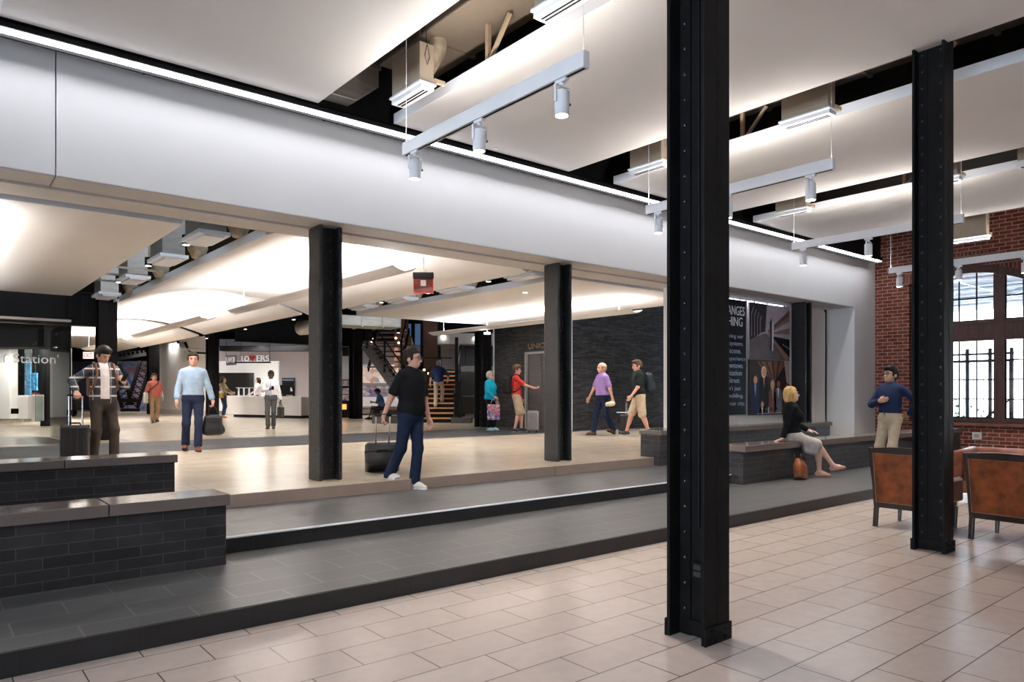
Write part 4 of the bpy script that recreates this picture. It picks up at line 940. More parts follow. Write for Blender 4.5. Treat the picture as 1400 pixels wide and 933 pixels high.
zt2, zm, zb2 = ppt(1024.5, 413)[2], ppt(1024.5, 491)[2], ppt(1024.5, 568)[2]
W_ = x1q-x0q
def flat(t, name, m, poly, z0, hgt, lay): # polygon in 0..1 panel coordinates
    return MB().prism([(p[0]*W_, p[1]*hgt) for p in poly], (x0q, yp-.001*lay, z0), (1, 0, 0), (0, 0, 1), (0, -.002, 0)).build(name, m, t)
def fm(n, c): return mat(n, tuple(q*1.5 for q in c), .6, var=.12, scale=5, spec=.06)
t = thing('photo_poster', 'photo poster of a couple standing on a railway platform', 'poster', (x0q+W_/2, yp, zm)); hgt = zt2-zm
MB().box(x0q, x1q, yp, yp+.03, zm+.004, zt2).build('panel', fm('pp0', (.30, .27, .32)), t)
flat(t, 'image_platform', fm('pp1', (.10, .085, .095)), [(0, 0), (1, 0), (.42, .47), (.36, .47), (0, .36)], zm, hgt, 1)
flat(t, 'image_canopy', fm('pp2', (.022, .018, .022)), [(0, 1), (.42, 1), (.38, .5), (.33, .5), (.0, .33)], zm, hgt, 2)
for k in range(4): flat(t, 'image_pillar', fm('pp3%d' % k, (.16, .14, .16)), [(.04+.07*k, .40+.02*k), (.055+.07*k, .40+.02*k), (.055+.07*k, .80-.04*k), (.11+.06*k, .93-.05*k), (.095+.06*k, .94-.05*k), (.04+.07*k, .82-.04*k)], zm, hgt, 4)
flat(t, 'image_train', fm('pp4', (.19, .13, .13)), [(.45, .52), (1, .93), (1, .50), (.46, .47)], zm, hgt, 3)
flat(t, 'image_train_roof', fm('pp5', (.13, .07, .06)), [(.45, .53), (1, .95), (1, .84), (.47, .51)], zm, hgt, 4)
flat(t, 'image_train_windows', fm('pp6', (.34, .31, .36)), [(.50, .50), (1, .74), (1, .62), (.50, .485)], zm, hgt, 5)
flat(t, 'image_track', fm('pp7', (.012, .012, .016)), [(.50, .44), (1, .40), (1, .05)], zm, hgt, 5)
flat(t, 'image_platform_edge', fm('pp8', (.20, .12, .10)), [(.44, .47), (.48, .47), (1, .06), (1, 0), (.9, 0)], zm, hgt, 6)
flat(t, 'image_person_dark', fm('pp9', (.035, .035, .05)), [(.48, .66), (.50, .72), (.53, .72), (.55, .64), (.545, .44), (.535, .17), (.505, .17), (.50, .45)], zm, hgt, 7)
flat(t, 'image_person_light', fm('ppa', (.45, .46, .52)), [(.54, .64), (.56, .70), (.59, .68), (.58, .44), (.565, .17), (.54, .17)], zm, hgt, 8)
flat(t, 'image_head', fm('ppb', (.16, .09, .07)), [(.50, .72), (.505, .765), (.53, .765), (.535, .72)], zm, hgt, 9)
flat(t, 'image_bag', fm('ppc', (.13, .10, .09)), [(.60, .05), (.63, .17), (.70, .17), (.74, .05)], zm, hgt, 9)
for k in range(4): flat(t, 'image_glint', fm('ppd%d' % k, (.5, .52, .58)), [(.82+.045*k, .28-.02*k), (.845+.045*k, .285-.02*k), (.835+.045*k, .31-.02*k)], zm, hgt, 9)
t = thing('photo_poster', 'photo poster of a dinner party with people laughing at a table', 'poster', (x0q+W_/2, yp, zb2)); hgt = zm-zb2
MB().box(x0q, x1q, yp, yp+.03, zb2, zm-.004).build('panel', fm('pq0', (.030, .022, .024)), t)
flat(t, 'image_ceiling', fm('pq1', (.16, .075, .055)), [(.18, .96), (.95, 1), (.62, .62), (.40, .72)], zb2, hgt, 1)
for k in range(4): flat(t, 'image_rafter', fm('pq2%d' % k, (.05, .025, .02)), [(.22+.16*k, .98), (.26+.16*k, .98), (.52+.05*k, .66), (.49+.05*k, .66)], zb2, hgt, 2)
flat(t, 'image_wall_light', fm('pq3', (.34, .28, .27)), [(.86, 1), (1, 1), (1, .55), (.92, .6)], zb2, hgt, 2)
flat(t, 'image_table', fm('pq4', (.35, .34, .42)), [(.18, .02), (.25, .12), (.70, .15), (.80, .02)], zb2, hgt, 2)
skin_p = (.42, .22, .16)
def guest(i, x, y, sc, suit, hair, face=skin_p, shirt=(.5, .5, .56), long=False):
    flat(t, 'image_body', fm('gb%d' % i, suit), [(x-.11*sc, .03), (x-.11*sc, y-.14*sc), (x-.05*sc, y-.07*sc), (x+.05*sc, y-.07*sc), (x+.11*sc, y-.14*sc), (x+.11*sc, .03)], zb2, hgt, 3)
    flat(t, 'image_shirt', fm('gs%d' % i, shirt), [(x-.02*sc, y-.07*sc), (x+.03*sc, y-.07*sc), (x+.01*sc, y-.30*sc)], zb2, hgt, 4)
    hw = .065*sc
    flat(t, 'image_hair', fm('gh%d' % i, hair), [(x+hw*math.cos(a), y+.03*sc+.10*sc*math.sin(a)*(1.3 if long and math.sin(a) < 0 else 1)) for a in np.linspace(0, 6.28, 13)[:-1]], zb2, hgt, 5)
    flat(t, 'image_face', fm('gf%d' % i, face), [(x+.008+hw*.72*math.cos(a), y+.01*sc+.075*sc*math.sin(a)) for a in np.linspace(0, 6.28, 13)[:-1]], zb2, hgt, 6)
guest(0, .34, .76, .95, (.012, .012, .015), (.55, .40, .22), long=True, shirt=(.3, .16, .12))
guest(1, .13, .62, 1.0, (.014, .018, .045), (.04, .025, .02), shirt=(.22, .24, .42))
guest(2, .56, .53, .85, (.12, .05, .05), (.35, .22, .12), long=True, shirt=(.35, .16, .13))
guest(3, .70, .55, .9, (.10, .11, .13), (.02, .015, .012), face=(.22, .11, .08))
guest(4, .30, .18, .7, (.30, .29, .34), (.03, .02, .02))
guest(5, .93, .50, .6, (.05, .03, .03), (.06, .04, .03))
for k in range(3): flat(t, 'image_plate', fm('gp%d' % k, (.05, .03, .03)), [(.40+.12*k+.045*math.cos(a), .10+.03*math.sin(a)) for a in np.linspace(0, 6.28, 11)[:-1]], zb2, hgt, 7)
t = thing('linear_light', 'slim lit strip washing the white partition behind the posters', 'light', (13.6, 8.59, 3.47))
MB().box(11.2, 15.1, 8.575, 8.615, 3.46, 3.49).build('housing', M['white_metal'], t)
MB().box(11.2, 15.1, 8.58, 8.61, 3.452, 3.46).build('diffuser', M['led'], t)
t = thing('poster_rail', 'slim white rail the posters hang from under the beam', 'rail', (14, 8.54, 3.4))
MB().box(11.2, 15.8, 8.50, 8.56, 3.44, 3.48).build('rail', M['white_metal'], t)
hg = MB()
for x in (x0p+.3, x1p-.2, x0q+.2, x0q+.7, x1q-.2): hg.box(x-.012, x+.012, 8.52, 8.54, 3.38, 3.45)
hg.build('hook', M['black_matte'], t)
MB().box(x1p+.015, x0q-.015, 8.56, 8.585, zb, 3.45).build('upright', M['white_metal'], t)
# door with pull handle in the partition
d = struct('door_1', MB().box(15.62, 17.02, 8.60, 8.625, L3, 3.45), M['white_wall'])
MB().box(17.02, 17.06, 8.585, 8.62, L3, 3.50).build('jamb_strip', M['black_matte'], d)
MB().box(15.98, 16.05, 8.54, 8.56, 1.45, 2.15).box(16.0, 16.03, 8.56, 8.60, 1.5, 1.54).box(16.0, 16.03, 8.56, 8.60, 2.06, 2.1).build('door_handle', M['chrome'], d)
MB().box(11.05, 13.2, 8.535, 8.615, L3, 1.0).build('plinth_panel', M['soffit'], None)
o = COL.objects['plinth_panel']; tag(o, 'low tan panel under the navy text panel', 'panel')
# ================================================================ FURNITURE
def armchair(loc, rz, lb):
    t = thing('armchair', lb, 'armchair', loc, rz, 'leather armchairs')
    def P(y, z): # back surface leans outward to the top
        return np.array([-.05*(z/.87)**1.5, y, z])
    w0, w1 = .300, .335
    st = MB()
    for s in (-1, 1):
        pts = [(0.0-.03, s*w0, 0), (.0, s*(w0), .22), (-.02, s*(w0+.012), .5), (-.06, s*w1, .87)]
        for a, b in zip(pts[:-1], pts[1:]): st.bar(a, b, .042, .045, up=(1, 0, 0))
    st.bar((.0, -w0, .245), (.0, w0, .245), .045, .06)
    ys = np.linspace(-w1-.015, w1+.015, 13)
    poly = [(y, .815) for y in ys]+[(y, .865+.022*math.cos(y/w1*1.5)) for y in ys[::-1]]
    st.prism(poly, (-.075, 0, 0), (0, 1, 0), (0, 0, 1), (.045, 0, 0))
    st.build('frame', M['dark_wood'], t, bevel=.004, world=False)
    n = 8; vs = []; fs = []
    for sx in (0, 1):
        for i in range(n+1):
            z = .272+(.818-.272)*i/n; w = (w0+(w1-w0)*(z/.87))-.022
            x = -.022-.045*(z/.87)**1.5+(0 if sx == 0 else .10)
            for j in range(n+1):
                y = -w+2*w*j/n; pf = (-.012*math.sin(math.pi*i/n)*math.sin(math.pi*j/n)) if sx == 0 else .03*math.sin(math.pi*i/n)*math.sin(math.pi*j/n)
                vs.append((x+pf, y, z))
    q = (n+1)*(n+1)
    for i in range(n):
        for j in range(n):
            a = i*(n+1)+j; fs += [(a, a+n+1, a+n+2, a+1), (q+a, q+a+1, q+a+n+2, q+a+n+1)]
    for i in range(n):
        a = i*(n+1); fs += [(a, q+a, q+a+n+1, a+n+1), (a+n, a+2*n+1, q+a+2*n+1, q+a+n)]
    for j in range(n): fs += [(j, j+1, q+j+1, q+j), (n*(n+1)+j, q+n*(n+1)+j, q+n*(n+1)+j+1, n*(n+1)+j+1)]
    MB().add(vs, fs).build('back_panel', M['leather'], t, smooth=False, world=False)
    tr = MB()
    for i in range(40):
        z = .28+.53*i/39; w = (w0+(w1-w0)*(z/.87))-.026
        for s in (-1, 1): tr.ball((-.03-.045*(z/.87)**1.5, s*w, z), .005, 5, 4)
    for j in range(36):
        for z in (.276, .812): tr.ball((-.027-.045*(z/.87)**1.5, -.27+.54*j/35, z), .005, 5, 4)
    tr.build('nail_trim', M['bronze'], t, world=False)
    MB().box(.05, .60, -.29, .29, .24, .33).build('seat_base', M['dark_wood'], t, bevel=.01, world=False)
    MB().box(.06, .62, -.27, .27, .33, .46).build('seat_cushion', M['leather'], t, bevel=.04, world=False)
    for s in (-1, 1):
        MB().box(.03, .60, s*.32-.035, s*.32+.035, .30, .56).build('armrest', M['leather'], t, bevel=.03, world=False)
        MB().tube([(.53, s*.29, 0), (.55, s*.29, .24)], [.018, .026], 8).build('leg', M['dark_wood'], t, world=False)
    return t
armchair((8.15, 3.24, 0), -.03, 'brown leather armchair left of the right hand black column')
armchair((8.17, 2.32, 0), -.10, 'brown leather armchair at the right edge of the frame')
t = thing('sofa', 'reddish brown leather sofa with rolled arms behind the armchairs', 'sofa', (11.5, 2.75, 0))
SL = M['sofa_leather']; y0, y1 = 1.5, 3.86
MB().box(11.05, 12.0, y0+.05, y1-.05, .10, .27).build('base', SL, t, bevel=.02)
for a, b in ((y0+.22, (y0+y1)/2-.004), ((y0+y1)/2+.004, y1-.22)): MB().box(11.03, 11.75, a, b, .272, .40).build('seat_cushion', SL, t, bevel=.045, seg=3)
bk = MB().box(11.74, 11.98, y0+.08, y1-.08, .27, .60); bk.build('backrest', SL, t, bevel=.05)
MB().tube([(11.90, y0+.02, .595), (11.90, (y0+y1)/2, .60), (11.90, y1-.02, .595)], .095, 18).build('back_roll', SL, t, smooth=True)
for s, yy in ((1, y1-.12), (-1, y0+.12)):
    MB().box(11.05, 11.9, yy-.09, yy+.09, .12, .56).build('armrest', SL, t, bevel=.03)
    MB().tube([(11.03, yy+s*.04, .555), (11.5, yy+s*.04, .57), (11.92, yy+s*.04, .59)], .105, 18).build('arm_roll', SL, t, smooth=True)
for x in (11.12, 11.9):
    for y in (y0+.12, y1-.12): MB().tube([(x, y, 0), (x, y, .11)], [.025, .04], 10).build('foot', M['dark_wood'], t)
sm = MB()
sm.tube([(11.805, (y0+y1)/2, .60), (11.90, (y0+y1)/2, .697)], .005, 6); sm.build('seam', M['dark_wood'], t)
t = thing('wall_outlet', 'white outlet on the brick wall behind the sofa', 'outlet', (18.15, 5.72, .5))
MB().box(18.16, 18.2, 5.62, 5.80, .44, .60).build('plate', M['white_metal'], t, bevel=.005)
MB().box(18.15, 18.16, 5.66, 5.76, .48, .56).build('socket', M['strut'], t)
# ================================================================ FIGURES: signed distance modelling
def sd_rc(P, a, b, r1, r2):
    a = np.asarray(a, float); b = np.asarray(b, float); ba = b-a; l2 = float(ba@ba)
    if l2 < 1e-10: return np.linalg.norm(P-a, axis=-1)-r1
    pa = P-a; h = np.clip((pa@ba)/l2, 0, 1)
    return np.linalg.norm(pa-h[..., None]*ba, axis=-1)-(r1+(r2-r1)*h)
def sd_el(P, c, r, R=None):
    q = P-np.asarray(c, float)
    if R is not None: q = q@np.asarray(R, float)
    r = np.asarray(r, float)
    k0 = np.linalg.norm(q/r, axis=-1); k1 = np.linalg.norm(q/(r*r), axis=-1)+1e-9
    return k0*(k0-1.0)/k1
def sd_bx(P, c, h, R=None, rd=.01):
    q = P-np.asarray(c, float)
    if R is not None: q = q@np.asarray(R, float)
    d = np.abs(q)-(np.asarray(h, float)-rd)
    return np.linalg.norm(np.maximum(d, 0), axis=-1)+np.minimum(d.max(-1), 0)-rd
HEADR = [None]; HS = 1.10
class SDF:
    def __init__(s): s.p = []; s.cut = []; s.sub = []
    def rc(s, a, b, r1, r2, k=.02): s.p.append(('rc', (np.array(a, float), np.array(b, float), r1, r2), k)); return s
    def el(s, c, r, R=None, k=.02):
        if R is not None and R is HEADR[0]: r = np.array(r)*HS
        s.p.append(('el', (np.array(c, float), np.array(r, float), R), k))
        return s
    def bx(s, c, h, R=None, rd=.01, k=.01): s.p.append(('bx', (np.array(c, float), np.array(h, float), R, rd), k)); return s
    def bounds(s):
        lo = np.full(3, 9e9); hi = -lo
        for t, a, k in s.p:
            if t == 'rc': pts = [a[0]-a[2], a[0]+a[2], a[1]-a[3], a[1]+a[3]]
            else: m = max(a[1])*1.75 if t == 'bx' else max(a[1]); pts = [a[0]-m, a[0]+m]
            lo = np.minimum(lo, np.min(pts, 0)); hi = np.maximum(hi, np.max(pts, 0))
        return lo, hi
    def mesh(s, h, clip=None):
        lo, hi = s.bounds(); lo = lo-3*h; hi = hi+3*h
        n = np.ceil((hi-lo)/h).astype(int)+1
        ax = [lo[i]+h*np.arange(n[i]) for i in range(3)]
        D = np.full(n, .12, np.float32)
        for t, a, k in s.p+s.sub:
            if t == 'rc': r = max(a[2], a[3]); l = np.minimum(a[0], a[1])-r; u = np.maximum(a[0], a[1])+r
            else: m = max(a[1])*(1.75 if t == 'bx' else 1); l = a[0]-m; u = a[0]+m
            mg = k+2.5*h
            i0 = np.clip(np.floor((l-mg-lo)/h).astype(int), 0, n-1); i1 = np.clip(np.ceil((u+mg-lo)/h).astype(int)+1, 1, n)
            if (i1 <= i0).any(): continue
            sl = tuple(slice(i0[i], i1[i]) for i in range(3))
            P = np.stack(np.meshgrid(ax[0][sl[0]], ax[1][sl[1]], ax[2][sl[2]], indexing='ij'), -1)
            d = {'rc': sd_rc, 'el': sd_el, 'bx': sd_bx}[t](P, *a)
            o = D[sl]
            if (t, a, k) in s.sub if False else any(q is a for _, q, _ in s.sub):
                D[sl] = np.maximum(o, -d)
            else:
                hh = np.clip(.5+.5*(o-d)/k, 0, 1); D[sl] = o*(1-hh)+d*hh-k*hh*(1-hh)
        if clip is not None or s.cut:
            P = np.stack(np.meshgrid(*ax, indexing='ij'), -1)
            if clip is not None: D = np.maximum(D, clip(P))
            for c in s.cut: D = np.maximum(D, c(P))
        D[0], D[-1] = .1, .1; D[:, 0], D[:, -1] = .1, .1; D[:, :, 0], D[:, :, -1] = .1, .1
        return surfnet(D, lo, h)
def surfnet(D, lo, h):
    S = D < 0; nx, ny, nz = D.shape
    cs = [(i, j, k) for i in (0, 1) for j in (0, 1) for k in (0, 1)]
    sl = lambda c: tuple(slice(c[q], D.shape[q]-1+c[q]) for q in range(3))
    cnt = sum(S[sl(c)].astype(np.int8) for c in cs)
    mask = (cnt > 0) & (cnt < 8); idx = np.argwhere(mask)
    if len(idx) == 0: return [], []
    vid = np.full(mask.shape, -1, np.int64); vid[mask] = np.arange(len(idx))
    acc = np.zeros((len(idx), 3)); num = np.zeros(len(idx))
    vals = {c: D[sl(c)][mask] for c in cs}
    for a in cs:
        for q in range(3):
            if a[q] == 1: continue
            b = list(a); b[q] = 1; b = tuple(b)
            da, db = vals[a], vals[b]; m = (da < 0) != (db < 0)
            t = np.where(m, da/np.where(m, da-db, 1), 0)
            p = np.tile(np.array(a, float), (len(idx), 1)); p[:, q] += t
            acc += p*m[:, None]; num += m
    V = lo+h*(idx+acc/num[:, None]); Fq = []
    for q in range(3):
        u, v = (q+1) % 3, (q+2) % 3
        s0 = [slice(None)]*3; s1 = [slice(None)]*3; s0[q] = slice(0, -1); s1[q] = slice(1, None)
        e = S[tuple(s0)] != S[tuple(s1)]
        ii = np.argwhere(e); ii = ii[(ii[:, u] > 0) & (ii[:, v] > 0) & (ii[:, u] < D.shape[u]-1) & (ii[:, v] < D.shape[v]-1)]
        def cell(du, dv): c = ii.copy(); c[:, u] += du; c[:, v] += dv; return vid[c[:, 0], c[:, 1], c[:, 2]]
        quad = np.stack([cell(-1, -1), cell(0, -1), cell(0, 0), cell(-1, 0)], 1)
        flip = ~S[ii[:, 0], ii[:, 1], ii[:, 2]]
        quad[flip] = quad[flip][:, ::-1]
        Fq.append(quad)
    return V, np.concatenate(Fq)
def sdf_obj(name, sd, h, m, parent, clip=None):
    V, Fq = sd.mesh(h, clip)
    me = bpy.data.meshes.new(name)
    me.from_pydata([tuple(v) for v in V], [], [tuple(int(i) for i in f) for f in Fq]); me.update()
    me.polygons.foreach_set('use_smooth', [True]*len(me.polygons))
    for k in (m if isinstance(m, (list, tuple)) else [m]): me.materials.append(k)
    o = bpy.data.objects.new(name, me); COL.objects.link(o); o.parent = parent
    return o
def rot(ax, a):
    c, s = math.cos(a), math.sin(a)
    return np.array({'x': [[1, 0, 0], [0, c, -s], [0, s, c]], 'y': [[c, 0, s], [0, 1, 0], [-s, 0, c]], 'z': [[c, -s, 0], [s, c, 0], [0, 0, 1]]}[ax])
def ik(a, c, l1, l2, pole):
    a = np.asarray(a, float); c = np.asarray(c, float); d = c-a; L = np.linalg.norm(d); d = d/max(L, 1e-6)
    L2 = min(L, (l1+l2)*.999); c = a+d*L2
    x = (l1*l1-l2*l2+L2*L2)/(2*L2); y = math.sqrt(max(l1*l1-x*x, 0))
    p = np.asarray(pole, float); p = p-d*(p@d); p = p/np.linalg.norm(p)
    return a+d*x+p*y, c
SKIN = {'light': mat('skin_light', (.56, .33, .25), .5, var=.05), 'tan': mat('skin_tan', (.44, .245, .165), .5, var=.05), 'dark': mat('skin_dark', (.085, .042, .028), .45, var=.08), 'pink': mat('skin_pink', (.58, .30, .23), .5, var=.06)}
EYE = mat('eye_dark', (.02, .015, .012), .3)
BROW = mat('brow', (.05, .03, .02), .7, spec=.1)
LENS = mat('spectacle', (.02, .02, .022), .3)
def person(label, loc, heading, h=1.75, res=.010, sex='m', skin='light', build=1.0, pose=None, top=None, bottom=None, shoes=None, hair=None, glasses=False, belt=None, extra=None, name='person'):
    """heading: world angle the figure faces. Local frame: +Y forward, +X the figure's right, Z up, unit metres at 1.75 m."""
    s = h/1.75; p = dict(pose or {})
    t = thing(name, label, 'person', loc, heading-math.pi/2)
    fem = sex == 'f'; B = build
    # ---------------- joints
    pel = np.array(p.get('pelvis', (0, 0, .93)), float)
    RT = rot('z', p.get('twist', 0))@rot('x', -p.get('lean', 0))@rot('y', p.get('tilt', 0))
    up = lambda v: pel+RT@np.array(v, float)
    RP = rot('z', p.get('hip', 0))
    shw = (.150 if fem else .168)*(.6+.4*B); hipw = .088
    chest, neck = up((0, .005, .34)), up((0, -.005, .52))
    shR, shL = up((shw, -.005, .462)), up((-shw, -.005, .462))
    head0 = up((0, .012+p.get('headfwd', 0), .675))
    RH = RT@rot('z', p.get('headyaw', 0))@rot('x', -p.get('headpitch', 0))
    HEADR[0] = RH
    hd = lambda v: head0+RH@np.array(v, float)*HS
    hipR, hipL = pel+RP@np.array([hipw, 0, -.02]), pel+RP@np.array([-hipw, 0, -.02])
    fR, fL = np.array(p.get('footR', (.10, 0, .085)), float), np.array(p.get('footL', (-.10, 0, .085)), float)
    kR, fR = ik(hipR, fR, .425, .42, p.get('kneeR', (.08, 1, 0))); kL, fL = ik(hipL, fL, .425, .42, p.get('kneeL', (-.08, 1, 0)))
    wR = np.array(p.get('handR', (.27, .06, .84)), float); wL = np.array(p.get('handL', (-.27, .06, .84)), float)
    eR, wR = ik(shR, wR, .285, .255, p.get('elbR', (.5, -1, -.2))); eL, wL = ik(shL, wL, .285, .255, p.get('elbL', (-.5, -1, -.2)))
    J = dict(pel=pel, shR=shR, shL=shL, eR=eR, eL=eL, wR=wR, wL=wL, kR=kR, kL=kL, fR=fR, fL=fL, neck=neck, head=head0, RH=RH, RT=RT, up=up, hd=hd, hipR=hipR, hipL=hipL, s=s, t=t)
    # ---------------- pieces
    def torso(sd, g, low=-.06, k=.07):
        W = 1 if not fem else .9
        sd.el(up((0, 0, .03)), (.165*B+g, .118*B+g, .13+g), RT, k)
        sd.el(up((0, .012, .17)), (.140*B*W+g, .108*B+g, .17+g), RT, k)
        sd.el(up((0, .006, .34)), (.168*B*W+g, .118*B+g, .19+g), RT, k)
        sd.rc(up((-.10*W, -.005, .455)), up((.10*W, -.005, .455)), .055+g, .055+g, k)
        for q in (-1, 1): sd.rc(up((q*.03, -.012, .50)), up((q*.12*W, -.008, .465)), .045+g, .040+g, .05)
        if fem:
            for q in (-1, 1): sd.el(up((q*.075, .085, .33)), (.07+g, .06+g, .07+g), RT, .05)
    def arm(sd, sh, e, w, g, frac=2.0, k=.03, flare=0):
        r0, r1, r2 = ((.050, .040, .027) if not fem else (.043, .035, .024)); r0 *= (.5+.5*B); r1 *= (.6+.4*B)
        if frac >= 1:
            sd.rc(sh, e, r0+g, r1+g, k)
            if frac > 1: q = e+(w-e)*(frac-1); sd.rc(e, q, r1+g, r1+(r2-r1)*(frac-1)+g+flare, k)
        else: sd.rc(sh, sh+(e-sh)*frac, r0+g, r0+(r1-r0)*frac+g+flare, k)
    def leg(sd, hip, kn, an, g, frac=2.0, k=.035, flare=0):
        r0, r1, r2 = (.082*(.5+.5*B), .055, .036)
        if frac >= 1:
            sd.rc(hip, kn, r0+g, r1+g, k)
            if frac > 1:
                q = kn+(an-kn)*(frac-1); sd.rc(kn, q, r1+g, r1+(r2-r1)*(frac-1)+g+flare, k)
                if frac > 1.6 and g < .012:
                    dk = unit(an-kn); bk = np.cross(np.cross(dk, np.array([0, 1.0, 0])), dk); sd.rc(kn+(an-kn)*.22-bk*.018, kn+(an-kn)*.5-bk*.012, .048, .036, .04)
        else: sd.rc(hip, hip+(kn-hip)*frac, r0+g, r0+(r1-r0)*frac+g+flare, k)
    def hand(sd, e, w, spec, side):
        d = unit(spec.get('dir', w-e)); nrm = np.asarray(spec.get('palm', (-side, 0, 0)), float); nrm = unit(nrm-d*(nrm@d)); lat = np.cross(d, nrm)*1.0
        th = np.asarray(spec.get('thumb', (0, 1, 0)), float)
        if lat@th < 0: lat = -lat # lat points to the thumb side
        c = spec.get('curl', .45); sp = spec.get('spread', 0)
        kn0 = w+d*.085
        sd.rc(w, w+d*.02, .026, .026, .015)
        for i, (o, L) in enumerate(((.030, .072), (.010, .080), (-.010, .074), (-.029, .058))):
            b = kn0+lat*o+d*(-.004*abs(i-1.3)); a0 = w+d*.02+lat*o*.6
            sd.rc(a0, b, .0165, .0125, .012)
            d1 = math.cos(c*.8)*d+math.sin(c*.8)*nrm+lat*o*sp*8; d1 = unit(d1); m1 = b+d1*L*.5
            d2 = unit(math.cos(c*1.9)*d+math.sin(c*1.9)*nrm); m2 = m1+d2*L*.5
            rr = max(.0088, res*.85)
            sd.rc(b, m1, rr+.0015, rr, .004); sd.rc(m1, m2, rr, rr*.9, .004)
        b = w+d*.025+lat*.024; m1 = b+unit(d*.7+lat*.75+nrm*.35)*.042; m2 = m1+unit(d*.95+lat*.1+nrm*(.2+.5*c))*.034
        sd.rc(b, m1, .0145, .0115, .012); sd.rc(m1, m2, .011, max(.009, res*.8), .005)
    def foot(sd, an, yaw, pitch, g=0, R0=None):
        R = rot('z', yaw)@rot('x', -pitch); q = lambda v: an+R@np.array(v, float)
        sd.rc(q((0, -.035, -.045)), q((0, .07, -.052)), .036+g, .036+g, .02)
        sd.rc(q((0, .0, -.01)), q((0, .09, -.045)), .036+g, .033+g, .03)
        sd.rc(q((.008, .07, -.054)), q((.004, .155, -.062)), .036+g, .022+g, .025)
    fy = (p.get('fyR', -.15), p.get('fyL', .15)); fp = (p.get('fpR', 0), p.get('fpL', 0))
    # ---------------- body: one continuous surface
    bd = SDF(); g = -.008
    torso(bd, g); bd.rc(neck-RT@np.array([0, 0, .06]), hd((0, -.012, -.06)), .056 if not fem else .048, .050 if not fem else .044, .03)
    bd.el(hd((0, -.012, .035)), (.074, .092, .088), RH, .02).el(hd((0, .018, -.035)), (.060, .070, .075), RH, .03).el(hd((0, .046, -.078)), (.034, .032, .026), RH, .025)
    bd.rc(hd((0, .088, .012)), hd((0, .104, -.026)), .009, .014, .012)           # nose
    bd.rc(hd((-.035, .072, .030)), hd((.035, .072, .030)), .012, .012, .015)     # brow ridge
    bd.rc(hd((-.020, .078, -.060)), hd((.020, .078, -.060)), .009, .009, .010)   # mouth
    for q in (-1, 1): bd.el(hd((q*.076, -.012, -.012)), (.010, .022, .032), RH, .008)
    for (sh, e, w, sd_, key) in ((shR, eR, wR, 1, 'handposeR'), (shL, eL, wL, -1, 'handposeL')):
        arm(bd, sh, e, w, -.002); hand(bd, e, w, p.get(key, {}), sd_)
    leg(bd, hipR, kR, fR, g if bottom and bottom[0] == 'trousers' else -.002); leg(bd, hipL, kL, fL, g if bottom and bottom[0] == 'trousers' else -.002)
    bare = bool(shoes and shoes[0] == 'sandal')
    for an, y_, p_ in ((fR, fy[0], fp[0]), (fL, fy[1], fp[1])): foot(bd, an, y_, p_, -.004 if not bare else 0)
    body = sdf_obj('body', bd, res, SKIN[skin], t)
    ey = MB()
    for q in (-1, 1): c = hd((q*.031, .083, .008)); ey.ball(c, (.0105, .0105, .0075), 8, 6)
    ey.build('eye', EYE, t, smooth=True, world=False)
    bw_ = MB()
    for q in (-1, 1): bw_.tube([hd((q*.016, .094, .031)), hd((q*.034, .090, .036)), hd((q*.050, .078, .030))], .0045, 6)
    bw_.build('eyebrow', hair[1] if hair and hair[0] != 'grey' else BROW, t, world=False)
    # ---------------- hair
    if hair:
        kind, hm = hair; sd = SDF()
        sd.el(hd((0, -.014, .040)), (.084, .103, .099), RH, .02)
        if kind in ('short', 'thick', 'balding'):
            sd.el(hd((0, -.045, .0)), (.080, .072, .085), RH, .03)
            if kind == 'thick': sd.el(hd((0, .035, .095)), (.066, .062, .036), RH, .03)
        if kind in ('bob', 'long', 'longer'):
            sd.el(hd((0, -.035, -.02)), (.094, .092, .10), RH, .03)
            if kind == 'bob':
                for q in (-1, 1): sd.rc(hd((q*.075, .0, .02)), hd((q*.080, .008, -.085)), .028, .024, .03)
                sd.rc(hd((-.05, -.07, -.07)), hd((.05, -.07, -.07)), .035, .035, .03)
            else:
                for q in (-1, 0, 1): sd.rc(hd((q*.055, -.06, .0)), hd((q*.07, -.075, -.22)), .045, .030, .04)
        if kind == 'bun': sd.el(hd((0, -.11, .05)), (.05, .045, .045), RH, .02)
        def clip(P, kind=kind):
            q = (P-head0)@RH/HS; x, y, z = q[..., 0], q[..., 1], q[..., 2]
            line = {'thick': .030, 'balding': .085}.get(kind, .042)
            front = np.minimum(y-.035, line+.35*(y-.06)-z+.02)      # keep hair out of the face
            ears = np.minimum(np.minimum(np.abs(x)*0+y+.022, -.022-z), .08-y*0) if kind in ('short', 'thick', 'balding', 'cap', 'bun') else front*0-1
            napes = -.085-z if kind in ('short', 'thick', 'balding', 'bun') else front*0-1
            top_bald = np.minimum(z-.055, y+.085) if kind == 'balding' else front*0-1
            return np.maximum(np.maximum(front, ears), np.maximum(napes, top_bald))
        sdf_obj('hair', sd, res*.9, hm, t, clip)
